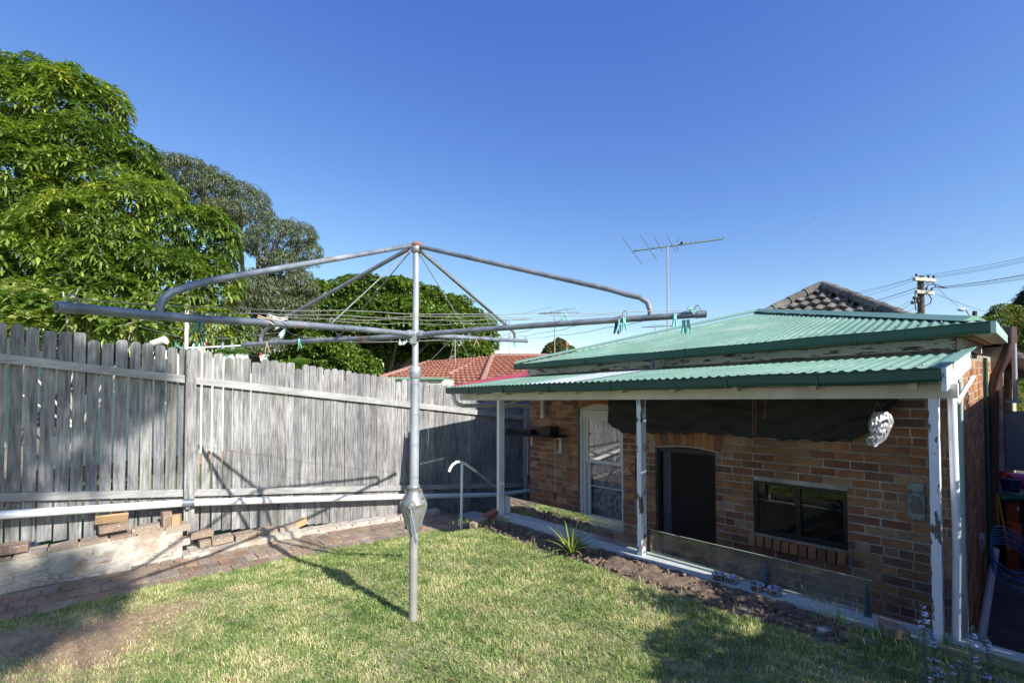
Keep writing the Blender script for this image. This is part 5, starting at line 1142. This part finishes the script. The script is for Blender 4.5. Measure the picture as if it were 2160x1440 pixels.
P, Nn = lobe_points(sub(bb_, 8, .35), 9000, .4); g = rosettes(P, Nn, 5, .12, .017, upb=.5, spread=.9, droop=.1, rndf=lambda P, rs: np.clip(.45+.22*rs.randn(len(P))+(rs.rand(len(P)) > .985)*.6, 0, 1))
tree('bottlebrush_bush', 'leafy bottlebrush bush with a few red flowers beyond the right end of the roof', 'bush', bb_, g, lm_bb, at(2125, 950, YB), .12)
lm_cf = leafmat('conifer_leaf', [(0, (.012, .03, .014)), (1, (.045, .08, .03))], .6, .1)
cf = [lobe(2170, 660, 19, 35, 35), lobe(2155, 690, 19, 22, 30), lobe(2185, 630, 19, 26, 30)]
P, Nn = lobe_points(cf, 2600, .5); g = rosettes(P, Nn, 5, .15, .02, upb=.8); tree('dark_conifer', 'dark green conifer at the right edge above the bottlebrush', 'tree', cf, g, lm_cf, at(2170, 900, 19), .2)
# tree fern fronds above the fence
def frond(b_, p0, p1, arc, wmax, n=26):
    p0, p1 = Vector(p0), Vector(p1); side = (p1-p0).cross(Vector((0, 0, 1))).normalized(); vs = []
    for i in range(n):
        t = i/(n-1); c = p0.lerp(p1, t)+Vector((0, 0, arc*math.sin(math.pi*t*.85))); wv = wmax*math.sin(math.pi*min(1, .12+t*.95))
        for s in (-1, 1):
            e = c+side*s*wv+(p1-p0).normalized()*wv*.35-Vector((0, 0, wv*.25)); m_ = c.lerp(e, .5)+(p1-p0).normalized()*.03
            b_.add([c, m_+Vector((0, 0, .01)), e, c+(p1-p0).normalized()*.04], [(0, 1, 2, 3)], rnd=random.uniform(.2, 1))
lm_fern = leafmat('fern_leaf', [(0, (.08, .16, .02)), (1, (.2, .32, .04))], .5, .4)
for k, (x0, y0, x1, y1, lb) in enumerate(((585, 770, 665, 772, 'bright arching tree fern fronds just above the paling tops'), (430, 745, 540, 752, 'feathery fern fronds behind the pegs of the neighbouring line'))):
    b = B()
    for j in range(5): frond(b, at(x0+j*6, y0+j*3, 9+j*.3), at(x1-j*4, y1+j*5, 9.5-j*.5), .16+.02*j, .26)
    if k == 0:
        for j in range(4): frond(b, at(590, 775, 9.4), at(555+j*14, 790, 9.0+.2*j), .12, .2)
    tag(b.build('tree_fern', lm_fern), lb, 'fern', 'ferns behind the fence')
b = B(); r9 = random.Random(6)
for i in range(26): c = Vector(at(701+r9.uniform(-9, 9), 789+r9.uniform(-4, 5), 8.6)); b.ball(c, .022, 6, 4, (1.3, 1.3, .6))
fl_ = b.build('flower_clump', plain('yellow_petal', (.75, .55, .03), .6)); tag(fl_, 'clump of small yellow flowers peeping over the palings', 'flowers')
b = B()
for i in range(30): c = Vector(at(701+r9.uniform(-14, 14), 800+r9.uniform(-3, 8), 8.7)); b.tube([c-Vector((0, 0, .4)), c], .004, 4)
b.build('stem', plain('stem_green', (.1, .16, .04), .7), fl_)
b = B()
for i in range(9): c = Vector(at(r9.uniform(547, 553), r9.uniform(744, 753), 8.8)); b.ball(c, .013, 5, 4)
tag(b.build('red_flower', plain('red_petal', (.6, .03, .04), .6)), 'single red bloom among the ferns behind the fence', 'flower')
# aloe
al = root('aloe', gpt(1205, 1168, .0), 'spiky light green aloe growing at the edge of the soil bed', 'plant')
ra = random.Random(12); lm_al = mat('aloe_leaf_skin', (.17, .24, .045), (.30, .36, .09), 6, .4, patch=(.4, .32, .12), pscale=5, plim=(.68, .8))
base = gpt(1205, 1168, .0)
for i in range(24):
    th = i*2.4+ra.uniform(-.2, .2); tilt = .22+.85*(i/24)+ra.uniform(-.08, .08); L_ = ra.uniform(.32, .42)*(1-.3*(i/24)); b = B(); vs = []; n = 7
    hd = Vector((math.cos(th), math.sin(th), 0)); sd_ = Vector((-math.sin(th), math.cos(th), 0))
    for j in range(n+1):
        t = j/n; a_ = tilt*(.75+.5*t); p = base+hd*(math.sin(a_)*L_*t+.012)+Vector((0, 0, math.cos(a_)*L_*t*.92)); wv = .017*(1-t)**.6*(1 if t > .1 else .8)+.0004; th_ = wv*.35
        nrm = (hd*-math.cos(a_)+Vector((0, 0, math.sin(a_)))).normalized(); vs += [p+sd_*wv+nrm*wv*.4, p-nrm*th_, p-sd_*wv+nrm*wv*.4, p+nrm*th_*.3]
    b.add(vs, [(j*4+k, j*4+(k+1) % 4, (j+1)*4+(k+1) % 4, (j+1)*4+k) for j in range(n) for k in range(4)], True); b.build('leaf', lm_al, al)
# rosemary with pale blue flowers
lm_rs = leafmat('rosemary_leaf', [(0, (.09, .13, .08)), (1, (.26, .32, .2))], .6, .2)
rm = root('rosemary_bush', gpt(2030, 1480, 0), 'rosemary bush with pale blue flowers in the bottom right corner', 'bush')
sprig = [((2050, 1520), (2048, 1325)), ((2040, 1520), (2085, 1420)), ((1960, 1520), (1945, 1275)), ((1975, 1520), (1965, 1330)), ((2000, 1530), (1985, 1420)), ((2060, 1530), (2110, 1440)), ((2020, 1530), (2020, 1400)), ((1940, 1530), (1955, 1420)), ((2090, 1530), (2075, 1345)), ((1990, 1530), (1970, 1390)), ((2120, 1540), (2140, 1470)), ((2030, 1530), (2055, 1380))]
stm = B(); base_, dd, LL = [], [], []; flw = B()
for (a_, c_) in sprig:
    Yd = 2.02+ra.uniform(-.12, .12); p = Vector(at(a_[0], a_[1], Yd+.05)); q = Vector(at(c_[0], c_[1], Yd)); bend = Vector((ra.uniform(-.03, .03), 0, 0)); pm = p.lerp(q, .5)+bend
    stm.tube([p, pm, q], [.003, .0025, .0015], 5)
    for i in range(260):
        t = ra.uniform(.15, 1); c = p.lerp(pm, t*2) if t < .5 else pm.lerp(q, t*2-1); base_.append(c); th = ra.uniform(0, 6.28); dd.append((math.cos(th), math.sin(th), ra.uniform(.3, 1.1))); LL.append(ra.uniform(.014, .03))
    for i in range(9 if c_[1] < 1400 else 4):
        c = p.lerp(q, ra.uniform(.82, 1))+Vector((ra.uniform(-.012, .012), ra.uniform(-.012, .012), 0))
        for j in range(7): th = ra.uniform(0, 6.28); e = c+Vector((math.cos(th), math.sin(th), ra.uniform(-.3, .5)))*.011; s_ = Vector((-math.sin(th), math.cos(th), .3))*.0045; flw.add([c, e+s_, e-s_, c+Vector((0, 0, .003))], [(0, 1, 2), (0, 2, 3)])
stm.build('stem', m_bark, rm)
v, f = leaves_np(np.array(base_), np.array(dd), np.array(LL), np.full(len(LL), .0022), 0.0); npmesh('foliage', v, f, lm_rs, rm, np.repeat(RS.rand(len(LL)), 5))['kind'] = 'stuff'
flw.build('blossom', plain('pale_blue_petal', (.74, .76, .90), .6), rm)['kind'] = 'stuff'
# ---------------------------------------------------------------- bins, hose and clutter in the side passage
def smooth(pts, n=6):
    P_ = [Vector(p) for p in pts]; out = []
    for i in range(len(P_)-1):
        a, b_, c, d = P_[max(i-1, 0)], P_[i], P_[i+1], P_[min(i+2, len(P_)-1)]
        for j in range(n):
            t = j/n; out.append(.5*((2*b_)+(c-a)*t+(2*a-5*b_+4*c-d)*t*t+(3*b_-a-3*c+d)*t*t*t))
    return out+[P_[-1]]
hz = root('hose_coil', W(.22, 6.9, -.7), 'coiled blue garden hose hanging in the side passage', 'hose')
b = B(); blm = plain('blue_hose', (.05, .14, .40), .4)
for k in range(7):
    x0, y0 = 2090+ra.uniform(-3, 4), 1110+k*6; pts = [at(x0+4, y0, 4.9), at(x0-2, y0+30, 4.9), at(x0+8, y0+65, 4.85), at(x0+35, y0+88+ra.uniform(-6, 6), 4.8), at(x0+75, y0+98+ra.uniform(-6, 6), 4.8), at(x0+100, y0+60, 4.85), at(x0+70, y0+25, 4.9), at(x0+28, y0+2, 4.95), at(x0+4, y0, 4.9)]
    pts = smooth(pts); b.tube(pts, .0065, 6)
b.build('hose', blm, hz)
bn = root('wheelie_bin', W(.12, 8.2, -1), 'dark rubbish bin with an orange panel and the white number 8 in the side passage', 'bin')
c = W(.0, 8.3, 0); 
def bx(x0, y0, x1, y1, Y, m_, nm, par, th=.35):
    p = [Vector(at(x0, y0, Y)), Vector(at(x1, y0, Y)), Vector(at(x1, y1, Y)), Vector(at(x0, y1, Y))]; bk = Vector((0, th, 0)); q = B()
    q.hull([p[3], p[2], p[2]+bk, p[3]+bk, p[0], p[1], p[1]+bk, p[0]+bk]); return q.build(nm, m_, par)
YC = 6.2
bx(2118, 1050, 2190, 1210, YC, plain('dark_bin_plastic', (.03, .03, .035), .5), 'body', bn)
bx(2124, 1062, 2150, 1205, YC-.02, plain('orange_tub', (.30, .07, .02), .5), 'panel', bn, .01)
bx(2112, 1044, 2190, 1052, YC-.05, plain('green_lid_edge', (.05, .22, .16), .5), 'lid', bn, .4)
tc = bpy.data.curves.new('8', 'FONT'); tc.body = '8'; tc.size = .075; tc.extrude = .001
to = bpy.data.objects.new('number', tc); COL.objects.link(to); dg = bpy.context.evaluated_depsgraph_get(); me = bpy.data.meshes.new_from_object(to.evaluated_get(dg)); bpy.data.objects.remove(to)
to = bpy.data.objects.new('number', me); COL.objects.link(to); me.materials.append(plain('white_print', (.7, .75, .75), .6)); to.parent = bn; to.location = Vector(at(2145, 1077, YC-.035))-ORG[bn.name]; to.rotation_euler = (math.pi/2, 0, 0)
b = B(); b.tube([at(2138, 1103, YC-.12), at(2138, 1108, YC-.12), at(2141, 1140, YC-.12), at(2142, 1146, YC-.12)], [.07, .075, .06, .05], 14); tag(b.build('orange_bucket', plain('orange_plastic', (.5, .10, .02), .4)), 'small orange bucket in front of the dark bin', 'bucket')
b = B(); b.tube([at(2132, 1010, YC), at(2132, 1036, YC)], [.1, .085], 14); tag(b.build('blue_tub', plain('navy_plastic', (.015, .03, .12), .4)), 'navy blue tub standing on the bin lid', 'tub')
b = B(); b.tube([at(2118, 1003, YC+.4), at(2165, 1016, YC+.5)], [.06, .12], 12); tag(b.build('pink_basket', plain('pink_plastic', (.55, .12, .35), .4)), 'pink plastic basket behind the navy tub', 'basket')
b = B(); b.tube([at(2122, 1000, YC+.3), at(2112, 1012, YC+.3)], [.07, .05], 10); tag(b.build('red_container', plain('bright_red_plastic', (.5, .03, .03), .4)), 'small red container against the pink basket', 'container')
b = B(); b.tube([at(2102, 1042, 5.6), at(2106, 1110, 5.6)], .016, 6); b.tube([at(2104, 1042, 5.6), at(2127, 1160, 5.5)], .014, 6); tag(b.build('trestle_legs', plain('yellow_ochre_paint', (.38, .2, .03), .6)), 'pair of yellow splayed trestle legs in the side passage', 'trestle')
# ---------------------------------------------------------------- right boundary (its shade falls on the lawn)
rf = root('side_fence', W(-1.05, 0, 0), 'timber fence along the right hand boundary, outside the picture', 'fence')
b = B(); v = -4.
while v < 5.9: b.box(-1.06, -1.045, v, v+.1, -1.2, 1.52+.03*math.sin(v*7)+(.68 if v > 5.2 else 0)); v += .104
b.build('palings', m_pal, rf)['kind'] = 'stuff'
nb = root('next_door_house', W(-1.6, 10, -1), 'plain rendered wall of the house next door on the right', 'house')
b = B(); b.box(-4.5, -1.3, 6.0, 16, -1.2, 2.2); b.build('wall', plain('next_door_render', (.4, .36, .3), .9), nb); b = B(); b.box(-4.6, -1.15, 5.9, 16, 2.2, 2.32); b.build('roof', m_slate, nb)
lm_sh = leafmat('shade_leaf', [(0, (.04, .07, .02)), (1, (.12, .17, .05))], .5, .2)
hd_ = [(np.array(W(-1.0, 5.0, 1.35)), np.array([.45, .5, .4])), (np.array(W(-1.1, 6.4, 2.0)), np.array([.4, .5, .45]))]
for i in range(22):
    v_ = 1.2+i*.19+ra0.uniform(-.08, .08); hd_.append((np.array(W(-1.0+ra0.uniform(-.12, .12), v_, 1.50+ra0.uniform(-.1, .17)+.1*math.sin(v_*2.3))), np.array([.14, .16, .12])*ra0.uniform(.7, 1.5)))
P, Nn = lobe_points(hd_, 1500, .9); g = rosettes(P, Nn, 5, .085, .016); tree('boundary_hedge', 'leafy climber on top of the right hand boundary fence', 'hedge', hd_, g, lm_sh, W(-1.2, 4, -.2), .04)
# shade tree behind the photographer
def back(T, d): return np.array([T[0]+SUN.x*d, T[1]+SUN.y*d, T[2]+SUN.z*d])
st = [(back((-1.9, 1.7, 2.0), 11.), np.array([.75, .75, .5])), (back((-4.75, 4.4, 2.1), 15.), np.array([.75, .75, .7])), (back((-3.9, 3.7, .1), 14.), np.array([.55, .6, .35])), (back((-4.9, 4.3, 1.1), 15), np.array([.5, .6, .5])), (back((-3.55, 3.95, .0), 14.5), np.array([.3, .3, .14])), (back((-4.25, 4.95, 1.75), 15), np.array([.5, .5, .35])), (back((-3.45, 3.1, .0), 14), np.array([.3, .3, .18])), (back((-4.4, 4.75, .95), 15), np.array([.22, .22, .18])), (back((-5.8, 3.5, 1.5), 15), np.array([1., 1., 1.]))]
P, Nn = lobe_points(st, 3300, .95, bottom=-1); g = rosettes(P, Nn, 5, .12, .03); tree('shade_tree', 'spreading tree behind the photographer that shades the left of the yard', 'tree', st, g, lm_sh, (9.2, -9.0, 0), .06)
#@@GRASS
# ---------------------------------------------------------------- grass
lm_g = leafmat('grass_blade', [(0, (.09, .16, .035)), (.22, (.20, .30, .08)), (.42, (.36, .43, .15)), (.6, (.60, .55, .30)), (1, (.88, .74, .52))], .6, .25, .3)
NG = 300000
g_u = RS.uniform(-1.2, 5.6, NG*2); g_v = RS.uniform(-3.5, 3.98, NG*2)
Xg = g_u*U[0]+g_v*V[0]; Yg = g_u*U[1]+g_v*V[1]
edge_u = 5.48+.06*snoise(g_v, g_v*0+2, 3); edge_v = 3.46+.04*snoise(g_u, g_u*0+1, 4)+np.where(g_u > 4.3, .15, 0)+np.where(g_u < .82, .54, 0)
ok = (g_u < edge_u) & (g_v < edge_v) & (Yg > 2.05) & (np.abs(Xg) < Yg*1.22)
bare = np.exp(-((g_u-4.5)/.42)**2-((g_v+.0)/.29)**2)+.8*np.exp(-((g_u-4.9)/.45)**2-((g_v+.55)/.4)**2)+.5*np.exp(-((g_u-4.7)/.3)**2-((g_v-.6)/.5)**2)
pn = snoise(g_u, g_v, 2.2, 5)+.7*snoise(g_u, g_v, 6., 2)
dens = np.clip(1.02-.18*(pn > .7)-bare*1.15, .06, 1)*np.clip(1.25-Yg*.09, .35, 1)
ok &= RS.rand(len(g_u)) < dens
g_u, g_v, Xg, Yg, pn, bare = [a[ok][:NG] for a in (g_u, g_v, Xg, Yg, pn, bare)]; n = len(g_u)
zg = gz(g_u, g_v)-.012+K*Xg; th = RS.rand(n)*6.283; fl0 = snoise(g_u, g_v, 16., 3); lean = np.clip(.7+.35*RS.randn(n)-.2*fl0, .05, 1.4); Lg = (.022+.018*RS.rand(n))*(1+.3*np.clip(fl0, -1, 1))*(1-.45*np.clip(bare, 0, 1))*(1+.25*np.clip(pn, -1, 1)); Lg *= 1+.5*(RS.rand(n) > .97)
wd = .0010+.0009*RS.rand(n)+.00028*Yg
dx, dy = np.cos(th), np.sin(th); sx, sy = -dy, dx; ph = RS.rand(n)*6.283
base = np.stack([Xg, Yg, zg], -1); hor = np.stack([dx, dy, 0*dx], -1); sid = np.stack([np.cos(ph), np.sin(ph), 0*dx], -1)
mid = base+hor*(Lg*np.sin(lean)*.45)[:, None]+np.array([0, 0, 1.])*(Lg*np.cos(lean)*.6)[:, None]
tip = base+hor*(Lg*np.sin(lean*1.25))[:, None]+np.array([0, 0, 1.])*(Lg*np.clip(np.cos(lean*1.25), .06, 1))[:, None]
vg = np.stack([base-sid*wd[:, None], base+sid*wd[:, None], mid+sid*wd[:, None]*.8, tip, mid-sid*wd[:, None]*.8], 1).reshape(-1, 3)
k = np.arange(n)[:, None]*5
tri = np.concatenate([k+np.array([[0, 1, 2]]), k+np.array([[0, 2, 4]]), k+np.array([[4, 2, 3]])], 0)
fs_ = snoise(g_u, g_v, 13., 7); rg = np.clip(.39+.2*pn+.26*fs_+.17*RS.randn(n)+.35*bare+(lean > .95)*.1, 0, 1)
go = npmesh('grass', vg, tri, lm_g, None, np.repeat(rg, 5)); tag(go, 'short dry green and straw coloured lawn grass', kind='stuff')
# dead straw on the bare patch, weeds on path and bed
lm_st = leafmat('straw', [(0, (.22, .14, .08)), (.5, (.46, .31, .19)), (1, (.75, .57, .38))], .7, .1)
def blades(P, L_, w_, lean_, nm, rn, label, mt=None):
    n = len(P); th = RS.rand(n)*6.283; hor = np.stack([np.cos(th), np.sin(th), 0*th], -1); sid = np.stack([-np.sin(th), np.cos(th), 0*th], -1); L_ = L_[:, None]; le = lean_[:, None]
    mid = P+hor*L_*np.sin(le)*.45+np.array([0, 0, 1.])*L_*np.cos(le)*.6; tip = P+hor*L_*np.sin(le*1.3)+np.array([0, 0, 1.])*L_*np.clip(np.cos(le*1.3), .02, 1)
    v = np.stack([P-sid*w_, P+sid*w_, mid+sid*w_*.9, tip, mid-sid*w_*.9], 1).reshape(-1, 3); k = np.arange(n)[:, None]*5
    t = np.concatenate([k+np.array([[0, 1, 2]]), k+np.array([[0, 2, 4]]), k+np.array([[4, 2, 3]])], 0)
    o = npmesh(nm, v, t, mt or lm_g, None, np.repeat(rn, 5)); tag(o, label, kind='stuff'); return o
n = 14000; u_ = RS.normal(4.55, .5, n); v_ = RS.normal(-.05, .45, n); k = u_ < 5.45; u_, v_ = u_[k], v_[k]; X_ = u_*U[0]+v_*V[0]; Y_ = u_*U[1]+v_*V[1]
blades(np.stack([X_, Y_, gz(u_, v_)-.008+K*X_], -1), .03+.03*RS.rand(len(u_)), .0011, 1.1+.35*RS.rand(len(u_)), 'dead_straw', np.clip(.55+.25*RS.randn(len(u_)), 0, 1), 'dead straw lying on the bare brown patch', lm_st)
spots = [(gpt(x, y, 0), s, n_, h) for x, y, s, n_, h in ((1130, 1150, .03, 14, .1), (1162, 1168, .05, 16, .08), (1010, 1100, .12, 160, .05), (1060, 1095, .06, 60, .07), (1300, 1205, .05, 10, .06), (1530, 1225, .01, 6, .14), (1760, 1310, .06, 30, .14), (1715, 1300, .02, 5, .25), (1850, 1350, .12, 140, .09), (1950, 1360, .12, 120, .08), (1460, 1270, .1, 60, .07), (1640, 1345, .15, 120, .06), (1550, 1330, .15, 90, .06), (560, 1290, .1, 60, .05), (1370, 1230, .06, 20, .05))]
PP, LLn = [], []
for c, s, n_, h in spots:
    for i in range(n_): PP.append((c.x+RS.normal(0, s), c.y+RS.normal(0, s), c.z-.01)); LLn.append(h*(.5+.8*RS.rand()))
PP = np.array(PP); LLn = np.array(LLn)
blades(PP, LLn, .0028, .25+.5*RS.rand(len(PP)), 'grass_tufts', np.clip(.35+.12*RS.randn(len(PP)), 0, .6), 'taller green grass tufts along the soil bed')
# dead leaves lying about
n = 260; u_ = RS.uniform(.3, 6.1, n); v_ = RS.uniform(-1.5, 3.8, n); X_ = u_*U[0]+v_*V[0]; Y_ = u_*U[1]+v_*V[1]; k = Y_ > 2; u_, v_, X_, Y_ = u_[k], v_[k], X_[k], Y_[k]; n = len(u_)
d_ = np.stack([RS.randn(n), RS.randn(n), .25*RS.randn(n)], -1); v, f = leaves_np(np.stack([X_, Y_, gz(u_, v_)+.012+K*X_], -1), d_, .025+.03*RS.rand(n), .007+.006*RS.rand(n), .05)
tag(npmesh('dead_leaves', v, f, leafmat('dry_leaf', [(0, (.16, .08, .04)), (.6, (.36, .22, .11)), (1, (.52, .42, .22))], .7, .1), None, np.repeat(RS.rand(n), 5)), 'small dry brown leaves scattered over lawn and path', kind='stuff')
n = 1500; v_ = RS.uniform(-1.5, 3.8, n); j_ = RS.randint(0, 4, n); u_ = 5.45+j_*.235+RS.normal(0, .012, n); m_ = snoise(u_*3, v_, 2.5, 3) > .15; u_, v_ = u_[m_], v_[m_]; X_ = u_*U[0]+v_*V[0]; Y_ = u_*U[1]+v_*V[1]
blades(np.stack([X_, Y_, pathz(v_)-.02+K*X_], -1), .02+.025*RS.rand(len(u_)), .002, .4+.7*RS.rand(len(u_)), 'path_weeds', np.clip(.35+.15*RS.randn(len(u_)), 0, .7), 'small weeds growing in the joints of the brick path')
n = 260; v_ = np.concatenate([RS.normal(c, .05, 40) for c in (.95, 1.05, 1.75, 2.6, 3.05, 1.3)]); u_ = 6.5+RS.normal(0, .04, len(v_)); X_ = u_*U[0]+v_*V[0]; Y_ = u_*U[1]+v_*V[1]
blades(np.stack([X_, Y_, .02-.12*v_+K*X_], -1), .04+.05*RS.rand(len(u_)), .004, .3+.8*RS.rand(len(u_)), 'fence_weeds', np.clip(.35+.15*RS.randn(len(u_)), 0, .6), 'small green weeds at the foot of the fence')
